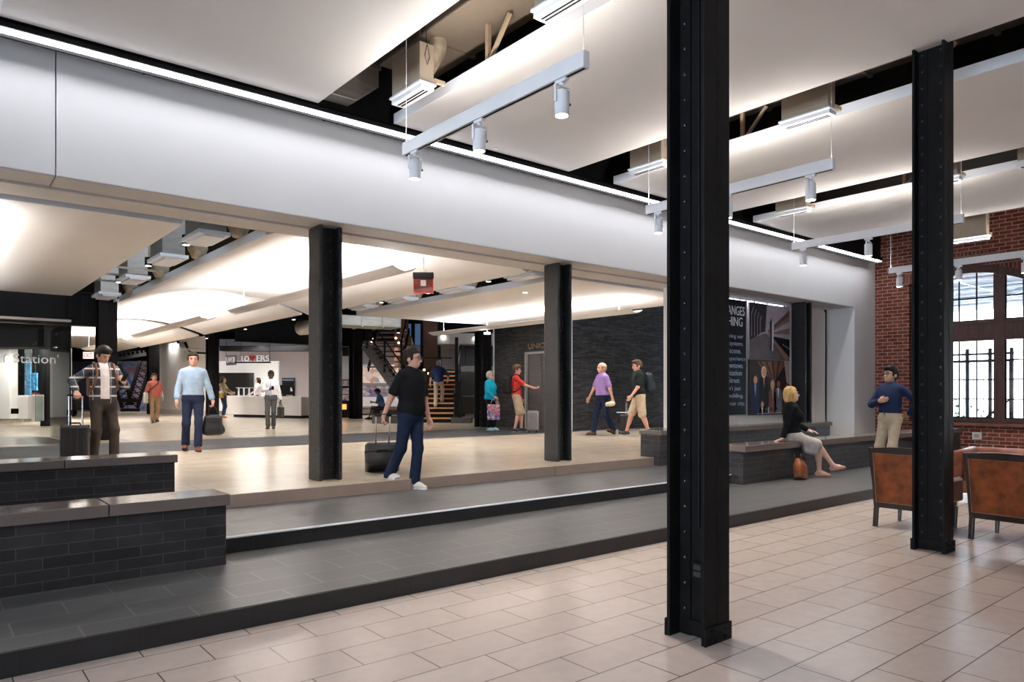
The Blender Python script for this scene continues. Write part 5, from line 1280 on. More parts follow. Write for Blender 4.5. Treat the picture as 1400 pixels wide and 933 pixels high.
    # ---------------- clothes
    if bottom:
        kind, bm_ = bottom[0], bottom[1]
        sd = SDF()
        if kind in ('trousers', 'shorts'):
            fr = bottom[2] if len(bottom) > 2 else (1.97 if kind == 'trousers' else .86)
            gg = .012 if kind == 'trousers' else .022
            sd.el(up((0, 0, .0)), (.170*B+.012, .122*B+.012, .125), RT, .05).el(up((0, 0, .07)), (.155*B+.012, .112*B+.012, .07), RT, .05)
            fl_ = .020 if kind == 'trousers' else .016
            leg(sd, hipR, kR, fR, gg, fr, .04, fl_); leg(sd, hipL, kL, fL, gg, fr, .04, fl_)
            wz = p.get('waist', .115)
            sdf_obj(kind, sd, res, bm_, t, lambda P: ((P-pel)@RT)[..., 2]-wz)
        elif kind == 'skirt':
            sd.el(up((0, 0, .0)), (.185, .135, .12), RT, .05)
            for hp_, kn in ((hipR, kR), (hipL, kL)): sd.rc(hp_, hp_+(kn-hp_)*.92, .10, .085, .09)
            for a, bq in bottom[2]: sd.rc(a, bq, .075, .055, .09)
            sdf_obj('skirt', sd, res, bm_, t)
    if belt:
        sd = SDF(); sd.el(up((0, 0, .07)), (.155*B+.020, .112*B+.020, .09), RT, .05).el(up((0, 0, .0)), (.170*B+.020, .122*B+.020, .125), RT, .05)
        sdf_obj('belt', sd, res, belt, t, lambda P: np.abs(((P-pel)@RT)[..., 2]-.105)-.019)
        c = up((0, .112*B+.026, .105)); MB().obox(c, (RT[:, 0], RT[:, 1], RT[:, 2]), (.022, .006, .018)).build('buckle', M['chrome'], t, world=False)
    if top:
        for lay in top:
            sd = SDF(); g = lay.get('g', .012); torso(sd, g)
            fr = lay.get('sleeve', .6)
            if fr > 0:
                ag = lay.get('ag', .35*g+.004); arm(sd, shR, eR, wR, ag, fr, .03, lay.get('flare', .006)); arm(sd, shL, eL, wL, ag, fr, .03, lay.get('flare', .006))
            if lay.get('collar', True): sd.rc(up((0, -.012, .48)), up((0, -.006, .545)), .062+g*.5, .056+g*.5, .02)
            if lay.get('skirt'):
                sd.el(up((0, 0, -.03)), (.175*B+g, .125*B+g, .16), RT, .06)
            hem = lay.get('hem', -.03); opening = lay.get('open')
            def clip(P, hem=hem, opening=opening):
                q = (P-pel)@RT; d = hem-q[..., 2]
                nd = np.linalg.norm((P-neck)-np.array([0, 0, 0]), axis=-1)
                # arms hanging below the hem stay covered
                for w_, e_ in ((wR, eR), (wL, eL)):
                    d = np.minimum(d, 1e3) if False else d
                arm_d = np.minimum(sd_rc(P, eR, wR, .07, .06), sd_rc(P, eL, wL, .07, .06)) if fr > 1 else None
                if arm_d is not None: d = np.where(arm_d < 0, -1, d)
                if opening is not None: d = np.maximum(d, np.minimum(opening-np.abs(q[..., 0]-.01), q[..., 1]-.0))
                return d
            sdf_obj(lay['name'], sd, res, lay['mat'], t, clip)
            if lay.get('placket'):
                MB().tube([up((0, .118*B+g+.003, .05)), up((0, .130*B+g, .25)), up((0, .118*B+g+.002, .42))], .006, 6).build('placket', lay['mat'], t, world=False)
    # ---------------- shoes
    if shoes:
        kind, sm_ = shoes[0], shoes[1]; sole = shoes[2] if len(shoes) > 2 else M['black_matte']
        for an, y_, p_ in ((fR, fy[0], fp[0]), (fL, fy[1], fp[1])):
            R = rot('z', y_)@rot('x', -p_); q = lambda v: an+R@np.array(v, float)
            if kind == 'sandal':
                mb = MB()
                mb.prism([(-.034, -.065), (.034, -.065), (.038, .07), (.045, .10), (.030, .17), (0, .185), (-.028, .17), (-.040, .10)], q((0, 0, -.092)), R[:, 0], R[:, 1], R[:, 2]*.012)
                mb.tube([q((-.042, .09, -.08)), q((-.025, .085, -.03)), q((.02, .085, -.03)), q((.042, .09, -.08))], .011, 6)
                mb.tube([q((-.038, -.02, -.03)), q((0, .04, -.0)), q((.038, -.02, -.03)), q((0, -.06, -.03)), q((-.038, -.02, -.03))], .010, 6)
                mb.build('sandal', sm_, t, world=False)
                continue
            sd = SDF(); foot(sd, an, y_, p_, .006)
            if kind == 'boot': sd.rc(q((0, -.01, -.03)), q((0, -.005, .10)), .048, .052, .02)
            flo = lambda P: -.085-((P-an)@R)[..., 2]
            so = sdf_obj('shoe', sd, res*.9, sm_, t, flo)
            MB().prism([(-.036, -.072), (.036, -.072), (.040, .05), (.046, .10), (.030, .175), (0, .19), (-.026, .175), (-.040, .10), (-.036, .05)], q((0.002, 0, -.087)), R[:, 0], R[:, 1], R[:, 2]*.016).build('sole', sole, so, world=False)
    if glasses:
        gm = MB()
        for q in (-1, 1):
            pts = [hd((q*.032+.024*math.cos(a), .100, .006+.017*math.sin(a))) for a in np.linspace(0, 2*math.pi, 13)]
            gm.tube(pts, .0028, 5, False)
            gm.tube([hd((q*.056, .098, .010)), hd((q*.078, .05, .010)), hd((q*.080, -.01, .008))], .0026, 5)
        gm.tube([hd((-.009, .102, .010)), hd((.009, .102, .010))], .0026, 5)
        gm.build('glasses', glasses if not isinstance(glasses, bool) else LENS, t, world=False)
    if extra: extra(J)
    for o in [t]:
        o.scale = (s, s, s)
    Wm = Matrix.Translation(Vector([float(q) for q in loc]))@Matrix.Rotation(heading-math.pi/2, 4, 'Z')@Matrix.Scale(s, 4)
    J['world'] = lambda v: np.array(Wm@Vector([float(q) for q in v]))
    return J
# ================================================================ PEOPLE AND WHAT THEY CARRY
def cloth(n, c, r=.85): return mat(n, c, r, var=.12, scale=14, bump=.15, bscale=60, spec=.1)
def camdir(loc): return math.atan2(-loc[1], -loc[0])
IMR = math.atan2(Rv[1], Rv[0])       # direction that reads as rightwards from the lounge
IML = IMR+math.pi
AWAY = TH
HB = {k: mat('hair_'+k, c, .6, var=.35, scale=30, stretch=(1, 1, .2), spec=.12) for k, c in dict(black=(.010, .009, .009), brown=(.055, .030, .018), dark=(.025, .017, .012), grey=(.30, .28, .26), blonde=(.52, .33, .13), light=(.40, .27, .16)).items()}
RUB = M['black_matte']
def carrier(name, label, cat, J, group=None):
    t = J['t']; e = thing(name, label, cat, t.location, t.rotation_euler.z, group); e.scale = t.scale
    return e
def backpack(J, m, label, strap=None):
    e = carrier('backpack', label, 'backpack', J); up, RT = J['up'], J['RT']
    sd = SDF(); sd.bx(up((0, -.235, .27)), (.15, .085, .22), RT, .07, .03).bx(up((0, -.32, .19)), (.11, .04, .12), RT, .04, .04).el(up((0, -.235, .45)), (.12, .08, .06), RT, .04)
    sdf_obj('pack', sd, .012, m, e)
    st = MB()
    for q in (-1, 1):
        st.tube([up((q*.10, -.15, .46)), up((q*.115, -.06, .565)), up((q*.12, .06, .545)), up((q*.125, .15, .40)), up((q*.16, .12, .22)), up((q*.17, -.02, .12)), up((q*.13, -.15, .10))], .017, 8)
    st.build('strap', strap or m, e, smooth=True, world=False)
    MB().tube([up((-.03, -.17, .50)), up((-.02, -.19, .56)), up((.02, -.19, .56)), up((.03, -.17, .50))], .008, 6).build('grab_handle', strap or m, e, world=False)
    return e
def suitcase(loc, rz, w, d, h, m, label, pole=.45, tilt=0.0, wheels=.05, soft=False, ribs=0):
    e = thing('suitcase', label, 'suitcase', loc, 0); e.rotation_euler = (tilt, 0, rz)
    b = MB().box(-w/2, w/2, -d/2, d/2, wheels+.01, h); o = b.build('shell', m, e, bevel=.05 if not soft else .06, world=False, seg=4)
    if ribs:
        r = MB()
        for i in range(ribs):
            x = -w/2+.06+(w-.12)*i/(ribs-1)
            r.box(x-.009, x+.009, -d/2-.006, -d/2+.002, wheels+.06, h-.06).box(x-.009, x+.009, d/2-.002, d/2+.006, wheels+.06, h-.06)
        r.build('rib', m, e, bevel=.004, world=False)
    if soft: MB().box(-w/2+.05, w/2-.05, -d/2-.035, -d/2+.01, wheels+.08, h*.55).build('pocket', m, e, bevel=.03, world=False)
    MB().box(-w/2-.002, w/2+.002, -.006, .006, wheels+.03, h+.002).build('zip', M['black_matte'], e, bevel=.002, world=False)
    MB().tube([(-.07, 0, h-.005), (-.06, 0, h+.035), (.06, 0, h+.035), (.07, 0, h-.005)], .011, 8).build('grab_handle', RUB, e, world=False)
    if pole:
        p = MB()
        for s in (-1, 1): p.tube([(s*.085, d/2-.05, h-.01), (s*.085, d/2-.05, h+pole)], .010, 8)
        ph = p.build('pull_handle', M['chrome'], e, world=False)
        MB().tube([(-.105, d/2-.05, h+pole), (.105, d/2-.05, h+pole)], .017, 10).build('grip', RUB, ph, world=False)
    wr = [(sx*(w/2-.06), sy*(d/2-.05)) for sx in (-1, 1) for sy in (-1, 1)]
    for x, y in wr: MB().cyl((x-.012, y, wheels/2), (x+.012, y, wheels/2), wheels/2, n=14).build('wheel', RUB, e, world=False)
    return e
def handbag(c, rz, w, d, h, m, label, name='handbag', hh=.16, cat='bag', bulge=.5):
    """bag hanging below point c (the hand); c is where the handle is held"""
    e = thing(name, label, cat, (c[0], c[1], c[2]-h-hh), rz)
    sd = SDF()
    if bulge: sd.rc((-w*.5+d*.42, 0, d*.42), (w*.5-d*.42, 0, d*.42), d*.42, d*.42, .05).rc((-w*.24, 0, h*.86), (w*.24, 0, h*.86), h*.12, h*.12, h*.45).bx((0, 0, h*.5), (w*.30, d*.30, h*.42), None, .04, .10)
    else: sd.bx((0, 0, h*.5), (w/2, d/2, h*.5), None, min(.03, d*.45), .01)
    sdf_obj('body', sd, .010, m, e)
    hd = MB()
    for s in (-1, 1): hd.tube([(-w*.25, s*d*.2, h*.92), (-w*.12, s*d*.1, h+hh*.8), (0, s*.01, h+hh), (w*.12, s*d*.1, h+hh*.8), (w*.25, s*d*.2, h*.92)], .010, 8)
    hd.build('handle', m, e, smooth=True, world=False)
    return e
GRIP = dict(curl=1.25)
# --- man in plaid shirt
pl = onz(141, 634, L3); hc = camdir(pl)
TEE = cloth('tee_white', (.62, .55, .54))
J = person('young man in a blue plaid shirt looking down at his phone beside a black suitcase', pl, hc+.30, 1.79, .0075, skin='tan', build=.95,
    pose=dict(headpitch=.50, headyaw=.28, handL=(-.17, .36, 1.20), elbL=(-.55, -.3, -.8), handR=(.40, .16, 1.07), elbR=(.6, -.8, .1), footR=(.13, -.02, .085), footL=(-.13, .06, .085),
              handposeL=dict(dir=(.45, .75, .45), palm=(.55, -.5, .65), thumb=(-.2, .5, .8), curl=.9), handposeR=dict(dir=(.1, .7, -.7), palm=(0, -.7, -.7), thumb=(-1, .3, 0), curl=1.2)),
    top=[dict(name='undershirt', mat=TEE, sleeve=0, hem=-.06, g=.012), dict(name='plaid_shirt', mat=plaid('plaid_cloth'), sleeve=1.88, hem=-.13, g=.026, open=.062, flare=.008)],
    bottom=('trousers', cloth('trousers_umber', (.040, .031, .028)), 1.97), shoes=('shoe', cloth('shoe_blk', (.015, .014, .014), .5)), hair=('thick', HB['black']))
c = J['wL']; e = carrier('smartphone', 'smartphone in the raised hand of the man in the plaid shirt', 'phone', J)
MB().obox(c+np.array([.03, .115, .075]), ((.9, .2, 0), (-.15, .6, .7), (.1, -.7, .6)), (.036, .075, .005)).build('case', M['black_matte'], e, bevel=.003, world=False)
MB().obox(c+np.array([.03, .112, .080]), ((.9, .2, 0), (-.15, .6, .7), (.1, -.7, .6)), (.032, .068, .003)).build('screen', emis('phone_screen', (.75, .85, .8), .5), e, world=False)
backpack(J, mat('pack_brown', (.12, .045, .02), .6), 'brown leather backpack on the man in the plaid shirt')
g = J['world'](J['wR']+np.array([.01, .06, -.055]))
suitcase((g[0]-.02, g[1], L3), hc+math.pi/2-.1, .36, .24, .60, mat('case_black', (.012, .011, .013), .4, var=.2, spec=.3), 'black hard shell suitcase beside the man in the plaid shirt', pole=g[2]-L3-.60, ribs=4)
# --- man in light blue shirt
p = onz(264, 617, L3); hc = camdir(p)
J = person('man in a light blue shirt and navy trousers walking with a black bag', p, hc+.05, 1.83, .009, skin='pink',
    pose=dict(handL=(-.33, .05, .85), handR=(.27, .10, .88), footR=(.12, -.10, .10), footL=(-.07, .14, .085), fpR=-.15, handposeL=dict(dir=(0, .05, -1), palm=(.9, 0, 0), thumb=(0, 1, 0), curl=1.2)),
    top=[dict(name='shirt', mat=cloth('shirt_blue', (.33, .43, .56)), sleeve=1.72, hem=.06, g=.02, placket=True, flare=.012)], bottom=('trousers', cloth('trousers_navy', (.018, .024, .05)), 1.9),
    shoes=('shoe', mat('shoe_tan', (.16, .055, .022), .4)), hair=('short', HB['dark']), belt=mat('belt_brown', (.10, .035, .02), .5))
g = J['world'](J['wL']+np.array([0, .01, -.09]))
handbag(g, hc+math.pi/2, .42, .22, .36, mat('bag_black', (.012, .012, .015), .45, var=.3, spec=.3), 'black leather bag carried by the man in the light blue shirt', hh=.17)
# --- man in orange shirt
p = onz(211, 578.5, L3); hc = camdir(p)
J = person('man in an orange shirt and khaki trousers walking near the lattice truss', p, hc+.25, 1.79, .012, skin='pink',
    pose=dict(handL=(-.24, .16, .90), handR=(.28, -.04, .86), footR=(.10, .16, .085), footL=(-.10, -.14, .11), fpL=-.2),
    top=[dict(name='shirt', mat=cloth('shirt_orange', (.50, .14, .10)), sleeve=1.0, hem=-.04, g=.02)], bottom=('trousers', cloth('khaki', (.32, .21, .12)), 1.85), shoes=('boot', mat('boot_dark', (.03, .022, .02), .5)), hair=('short', HB['brown']))
e = carrier('messenger_bag', 'pale shoulder bag with a dark strap on the man in the orange shirt', 'bag', J); up = J['up']
MB().obox(up((.27, -.02, -.05)), ((0, 1, 0), (1, 0, 0), (0, 0, 1)), (.16, .05, .19)).build('body', cloth('bag_pale', (.50, .46, .42)), e, bevel=.03, world=False)
MB().tube([up((.25, -.02, .12)), up((.10, .16, .30)), up((-.08, .14, .45)), up((-.12, .0, .56)), up((-.06, -.14, .40)), up((.22, -.10, .12))], .022, 8).build('strap', cloth('strap_dark', (.04, .04, .05)), e, smooth=True, world=False)
# --- woman with mustard bag
p = onz(305, 571.5, L3)
J = person('woman with long brown hair and a mustard bag standing at the welcome desk', p, IMR-.1, 1.78, .013, 'f', 'light',
    pose=dict(handR=(.12, .36, 1.05), elbR=(.6, -.6, -.6), handL=(-.14, .38, 1.08), elbL=(-.6, -.6, -.6), footR=(.09, .05, .085), footL=(-.09, -.06, .085)),
    top=[dict(name='top', mat=cloth('top_olive', (.22, .17, .10)), sleeve=1.6, hem=-.05, g=.016)], bottom=('trousers', cloth('jeans', (.022, .04, .085)), 1.8), shoes=('boot', mat('boot_tan', (.30, .13, .05), .5)), hair=('long', HB['brown']))
e = carrier('tote_bag', 'white and mustard shoulder bag of the woman at the welcome desk', 'bag', J); up = J['up']
MB().obox(up((.22, -.05, .02)), ((0, 1, 0), (1, 0, 0), (0, 0, 1)), (.20, .06, .10)).build('body', cloth('mustard', (.38, .21, .035)), e, bevel=.03, world=False)
MB().obox(up((.21, -.05, .16)), ((0, 1, 0), (1, 0, 0), (0, 0, 1)), (.17, .05, .06)).build('upper_body', cloth('bag_white', (.62, .60, .58)), e, bevel=.02, world=False)
MB().tube([up((.21, -.15, .18)), up((.16, -.06, .54)), up((.19, .06, .18))], .014, 8).build('strap', bpy.data.materials['bag_white'], e, world=False)
# --- woman behind the desk
p = atd(353, 545, 33.3); p[2] = L3
J = person('woman in a pale blouse with long dark hair behind the welcome desk', p, IML+.3, 1.80, .013, 'f', 'light',
    pose=dict(handR=(.20, .34, 1.02), elbR=(.6, -.6, -.6), handL=(-.22, .30, 1.00), elbL=(-.6, -.6, -.6)),
    top=[dict(name='blouse', mat=cloth('blouse_pale', (.66, .58, .60)), sleeve=1.0, hem=-.08, g=.02)], bottom=('trousers', cloth('grey_trousers2', (.10, .09, .10))), shoes=('shoe', RUB), hair=('long', HB['dark']))
# --- man with tie
p = onz(370.5, 586.5, L3); hc = camdir(p)
J = person('man in a white shirt and pale tie looking at his phone, walking with a briefcase', p, hc-.1, 1.757, .011, skin='dark',
    pose=dict(headpitch=.35, handR=(.02, .27, 1.17), elbR=(.8, -.3, -.6), handL=(-.29, .06, .84), footR=(.08, .05, .085), footL=(-.06, -.08, .085),
              handposeR=dict(dir=(-.8, .3, .3), palm=(0, -.8, .5), thumb=(0, .2, .9), curl=.9), handposeL=dict(dir=(0, .05, -1), palm=(.9, 0, 0), thumb=(0, 1, 0), curl=1.2)),
    top=[dict(name='shirt', mat=cloth('shirt_white', (.72, .71, .74)), sleeve=1.9, hem=.08, g=.018)], bottom=('trousers', cloth('trousers_grey', (.085, .085, .09)), 1.95), shoes=('shoe', mat('shoe_brown', (.07, .028, .015), .4)), hair=('short', HB['black']), belt=M['black_matte'])
up = J['up']; RT = J['RT']
MB().prism([(-.014, .0), (.014, 0), (.034, -.36), (0, -.41), (-.034, -.36)], up((0, .142, .45)), RT[:, 0], RT[:, 2]+RT[:, 1]*-.02, RT[:, 1]*.012).build('tie', cloth('tie_pale', (.38, .50, .62)), J['t'], world=False)
g = J['world'](J['wL']+np.array([0, .01, -.09]))
handbag(g, hc+.3, .34, .13, .30, mat('brief_black', (.016, .017, .018), .45), 'black briefcase carried by the man with the pale tie', name='briefcase', hh=.12, bulge=0)
e = carrier('smartphone', 'dark phone held at the chest of the man with the pale tie', 'phone', J)
MB().obox(J['wR']+np.array([-.10, .05, .05]), ((1, 0, 0), (0, .6, .8), (0, -.8, .6)), (.035, .07, .005)).build('case', M['black_matte'], e, bevel=.003, world=False)
# --- seated visitor
p = onz(508, 574, L3)
J = person('seated visitor in a blue shirt on the wooden bench under the stairs', p+Fv*.25+Rv*.35, IML+.15, 1.72, .012, skin='dark', build=1.05,
    pose=dict(pelvis=(0, -.05, .50), lean=.28, headpitch=.3, footR=(.10, .50, .085), footL=(-.12, .36, .085), handR=(.10, .36, .72), elbR=(.6, -.5, -.3), handL=(-.08, .38, .72), elbL=(-.6, -.5, -.3)),
    top=[dict(name='shirt', mat=picture('shirt_blue_green', [(0, (.03, .08, .22)), (.55, (.03, .09, .25)), (.75, (.25, .40, .22)), (1, (.30, .40, .45))], 3.0, 0, 2, 'noise'), sleeve=.76, hem=-.06, g=.025)], bottom=('shorts', cloth('shorts_dark', (.02, .02, .022)), .95), shoes=('shoe', RUB), hair=('thick', HB['black']))
q = onz(514, 573.5, L3)
suitcase((q[0], q[1], L3), IMR, .34, .24, .50, mat('case_black2', (.014, .014, .015), .5), 'small black case at the feet of the seated visitor', pole=0, soft=True)
# --- man climbing the stairs
p = s0+Fv*(g_*3)+Zv*(r_*3)+Rv*-.03
J = person('grey haired man in a navy shirt and beige trousers climbing the stairs', p, AWAY, 1.80, .012, skin='light',
    pose=dict(lean=.12, handR=(.32, .25, 1.0), elbR=(.8, -.8, 0), handL=(-.30, .05, .88), footR=(.10, .26, .26), footL=(-.10, -.04, .085), headpitch=.1),
    top=[dict(name='shirt', mat=cloth('shirt_navy2', (.018, .028, .075)), sleeve=1.0, hem=-.06, g=.025)], bottom=('trousers', cloth('beige', (.42, .36, .28)), 1.95), shoes=('shoe', cloth('shoe_beige', (.25, .2, .16))), hair=('balding', HB['grey']))
# --- person at the top of the stairs
p = atd(556, 505.5, 30.5)
J = person('person in a white shirt with a tan backpack at the top of the stairs', p, AWAY+.4, 1.72, .013, skin='light',
    pose=dict(lean=.15, handR=(.27, .16, .9), handL=(-.3, .1, .9), footR=(.1, .12, .085)), top=[dict(name='shirt', mat=cloth('shirt_white2', (.55, .54, .58)), sleeve=1.9, hem=-.08, g=.025)], bottom=('trousers', cloth('dark_trs', (.03, .03, .035))), shoes=('shoe', RUB), hair=('short', HB['light']))
backpack(J, cloth('pack_tan', (.22, .15, .075)), 'tan backpack on the person at the top of the stairs')
# --- woman in turquoise
p = onz(670, 588.5, L3)
JK = cloth('turquoise', (.01, .36, .52), .7)
J = person('woman in a turquoise jacket with a colourful tote bag by the elevator wall', p, IMR-.55, 1.71, .010, 'f', 'light', build=1.12,
    pose=dict(handR=(.16, .26, .98), elbR=(.7, -.7, -.4), handL=(-.26, .08, .86), footR=(.09, .02, .085), footL=(-.09, .05, .085), headyaw=.15, handposeR=dict(dir=(-.2, .8, -.3), palm=(-.5, 0, -.8), thumb=(-.5, .3, .6), curl=.8)),
    top=[dict(name='jacket', mat=JK, sleeve=1.75, hem=-.12, g=.028, flare=.01, placket=True)], bottom=('trousers', cloth('trs_black', (.012, .012, .014)), 1.9), shoes=('shoe', cloth('shoe_aqua', (.35, .62, .72)), M['white_metal']), hair=('short', HB['grey']), glasses=True)
g = J['world'](J['wR']+np.array([.02, -.02, -.05]))
tm = picture('tote_pic', [(0, (.02, .10, .40)), (.2, (.60, .08, .30)), (.38, (.75, .72, .72)), (.55, (.10, .45, .35)), (.72, (.75, .72, .72)), (.85, (.7, .15, .12)), (1, (.08, .25, .6))], 16)
e = handbag(g, IMR-.0, .36, .10, .44, tm, 'colourful printed tote bag hanging from the arm of the woman in turquoise', name='tote_bag', hh=.16, bulge=0)
text_mesh('print', 'DC', mat('print_blue', (.02, .10, .38), .6), (-.13, -.056, .09), (1, 0, 0), (0, 0, 1), height=.13, width=.24, extrude=.003, parent=e)
text_mesh('print', 'INDI', mat('print_red', (.62, .07, .08), .6), (-.15, -.056, .25), (1, 0, 0), (0, 0, 1), height=.12, width=.28, extrude=.003, parent=e)
for ch in e.children:
    if ch.name.startswith('print'):
        ch.matrix_parent_inverse = Matrix.Identity(4)
# --- boy in red
p = onz(706, 590.7, L3)
J = person('boy in a red shirt and khaki shorts reaching forward at the elevator', p, IMR-.05, 1.86, .010, skin='pink', build=.88,
    pose=dict(handR=(.12, .46, 1.14), elbR=(.5, -.5, -.8), handL=(-.20, .12, .84), footR=(.09, -.04, .085), footL=(-.10, .12, .085), headpitch=.1, handposeR=dict(dir=(0, 1, -.05), palm=(-.3, 0, 1), thumb=(-1, 0, .3), curl=.7)),
    top=[dict(name='tee_shirt', mat=cloth('tee_red', (.56, .045, .035)), sleeve=.76, hem=-.10, g=.024, flare=.012)], bottom=('shorts', cloth('shorts_khaki', (.47, .36, .24)), .98), shoes=('shoe', mat('sneaker_black', (.012, .012, .014), .6), M['white_metal']), hair=('thick', HB['brown']))
backpack(J, cloth('pack_black', (.016, .016, .017), .6), 'black backpack on the boy in the red shirt')
q = onz(728, 592, L3)
suitcase((q[0], q[1], L3), IMR, .33, .25, .60, mat('case_grey', (.17, .155, .16), .35, var=.1), 'grey ribbed hard shell suitcase beside the boy in the red shirt', pole=.0, ribs=6)
# --- man in purple
p = onz(824, 595, L3)
J = person('man in a purple polo shirt and navy trousers walking past the dark brick wall', p, IML+.40, 1.86, .010, skin='pink', build=1.1,
    pose=dict(lean=.03, handR=(.30, .20, .90), handL=(-.30, -.10, .86), footR=(.10, .20, .085), footL=(-.10, -.24, .12), fpL=-.35),
    top=[dict(name='polo_shirt', mat=cloth('polo_purple', (.30, .19, .44)), sleeve=.76, hem=.03, g=.022, flare=.010)], bottom=('trousers', cloth('navy3', (.013, .019, .048)), 1.95), shoes=('shoe', mat('shoe_brown2', (.09, .035, .02), .4)), hair=('balding', HB['light']), belt=M['black_matte'])
up = J['up']; RT = J['RT']
cl = MB(); n_ = 14
cl.tube([up((.066*math.cos(a), -.004+.068*math.sin(a), .552-.022*math.sin(a))) for a in np.linspace(0, 2*math.pi, n_)], .014, 8, False); cl.build('collar', cloth('collar_white', (.68, .64, .66)), J['t'], smooth=True, world=False)
g = J['world'](J['wL']); q = onz(852, 593, L3)
suitcase((q[0], q[1], L3), IML+math.pi/2, .40, .26, .52, mat('case_black3', (.012, .012, .012), .5), 'black suitcase rolling behind the man in purple', pole=.32, soft=True)
e = thing('document', 'white paper folder lying on the black suitcase behind the man in purple', 'folder', (q[0], q[1], L3+.56))
MB().obox((q[0], q[1], L3+.558), (Rv, Fv, Zv), (.16, .11, .008)).build('cover', M['white_metal'], e)
e = carrier('cap', 'cream coloured cap in the hand of the man in purple', 'hat', J)
sd = SDF(); sd.el(J['wL']+np.array([0, .02, -.12]), (.07, .09, .06)); sdf_obj('crown', sd, .012, cloth('cream', (.62, .52, .36)), e)
MB().tube([J['wL']+np.array([0, .06, -.13]), J['wL']+np.array([0, .17, -.14])], [.06, .05], 10).build('brim', bpy.data.materials['cream'], e, world=False)
# --- man in black shirt with shorts
p = onz(874, 597, L3)
J = person('man in a black shirt and khaki shorts walking with a backpack along the dark wall', p, IML+.15, 1.90, .010, skin='pink',
    pose=dict(lean=.06, handL=(-.22, .26, .92), elbL=(-.4, -1, -.5), handR=(.26, -.12, .84), footL=(-.10, -.20, .10), footR=(.10, .28, .085), fpL=-.25, headpitch=.1),
    top=[dict(name='tee_shirt', mat=cloth('tee_black', (.014, .017, .017)), sleeve=.76, hem=-.06, g=.025, flare=.010)], bottom=('shorts', cloth('shorts_khaki2', (.50, .40, .29)), .95), shoes=('shoe', mat('sneaker2', (.02, .02, .022), .6), M['white_metal']), hair=('thick', HB['brown']))
backpack(J, cloth('pack_dark', (.020, .026, .032)), 'dark backpack on the man in the black shirt and shorts')
q = onz(912, 603, L3)
suitcase((q[0]+.15, q[1]+.1, L3), IML-math.pi/2, .40, .26, .50, mat('case_taupe', (.14, .11, .095), .6), 'taupe suitcase pulled by the man in the black shirt, half hidden by the column', pole=.50, tilt=.5, soft=True)
# --- man pulling a suitcase down the steps
fp_ = onz(569, 669, L2); hdg = -math.pi/2+.30
Jh = 1.76
def rotz(a, v): return np.array([v[0]*math.cos(a)-v[1]*math.sin(a), v[0]*math.sin(a)+v[1]*math.cos(a), v[2]])
sc_ = Jh/1.75
base = fp_-rotz(hdg-math.pi/2, np.array([-.05, .10, 0]))*sc_; base[2] = L2
J = person('man in a black shirt and jeans stepping down while pulling a black suitcase', base, hdg, Jh, .0070, skin='pink', build=1.08,
    pose=dict(pelvis=(0, .06, .948), lean=.02, headyaw=.30, headpitch=.02, footL=(-.05, .07, .088), footR=(.08, -.24, .15), fpR=-.5, handR=(.30, -.14, .88), elbR=(.5, -.8, 0), handL=(-.27, .12, .87),
              handposeR=dict(dir=(.05, -.25, -1), palm=(-.6, .6, 0), thumb=(0, 1, 0), curl=1.2)),
    top=[dict(name='tee_shirt', mat=cloth('tee_black2', (.009, .009, .011)), sleeve=.76, hem=-.08, g=.024, flare=.010)], bottom=('trousers', cloth('jeans_dark', (.016, .024, .052)), 1.96), shoes=('shoe', cloth('sneaker_white', (.66, .62, .57), .6), M['white_metal']), hair=('short', HB['dark']), glasses=True)
w = J['wR']; MB().tube([w+np.array([.033*math.cos(a), .033*math.sin(a), .02]) for a in np.linspace(0, 2*math.pi, 13)], .006, 6, False).build('bracelet', M['black_matte'], J['t'], world=False)
g = J['world'](w+np.array([0, -.01, -.09]))
wl = onz(522, 642, L3)
dv = g-wl; dh = math.hypot(dv[0], dv[1]); ang = math.atan2(dh, dv[2])
Lp = np.linalg.norm(dv)
e = suitcase((wl[0], wl[1], L3), math.atan2(dv[1], dv[0])+math.pi/2-0.0, .46, .32, .60, mat('case_black4', (.011, .011, .012), .5), 'black rolling suitcase pulled by the man in the black shirt', pole=max(.12, Lp-.60), tilt=ang, soft=True)
# --- seated blonde woman
sp = ony(1088, 600, 5.97); sp[2] = L1; hh = 1.70; ss = hh/1.75
hdg = IMR-.14
seat = (.705-L1)/ss
GD = cloth('dress_grey', (.40, .36, .34))
J = person('blonde woman in a grey dress and black cardigan sitting on the bench', sp, hdg, hh, .0075, 'f', 'light', build=.95,
    pose=dict(pelvis=(0, -.06, seat+.085), lean=-.03, headyaw=.05, headpitch=-.12, footR=(.03, .36, .095), footL=(.02, .58, .19), kneeR=(.0, 1, .9), kneeL=(.05, 1, .9), fyR=-.1, fyL=-.2, fpL=-.25,
              handR=(.22, -.26, seat+.03), elbR=(.4, -1, .2), handL=(-.18, .25, seat+.16), elbL=(-.6, -.6, -.2), handposeR=dict(dir=(.15, -.9, -.25), palm=(0, -.3, -1), thumb=(-1, 0, 0), curl=.15), handposeL=dict(dir=(.4, .8, -.1), palm=(0, 0, -1), thumb=(.6, .3, 0), curl=.3)),
    top=[dict(name='dress_bodice', mat=GD, sleeve=.0, hem=-.16, g=.014, skirt=True), dict(name='cardigan', mat=cloth('cardigan', (.010, .010, .012)), sleeve=1.78, hem=-.10, g=.026, open=.075)],
    shoes=('sandal', mat('sandal_tan', (.27, .13, .07), .5)), hair=('bob', HB['blonde']))
sd = SDF()
for hp_, kn in ((J['hipR'], J['kR']), (J['hipL'], J['kL'])): sd.rc(hp_, hp_+(kn-hp_)*.93, .112, .082, .08)
sd.el(J['pel']+np.array([0, .02, -.01]), (.18, .15, .105), None, .06)
mid = (J['kR']+J['kL'])/2
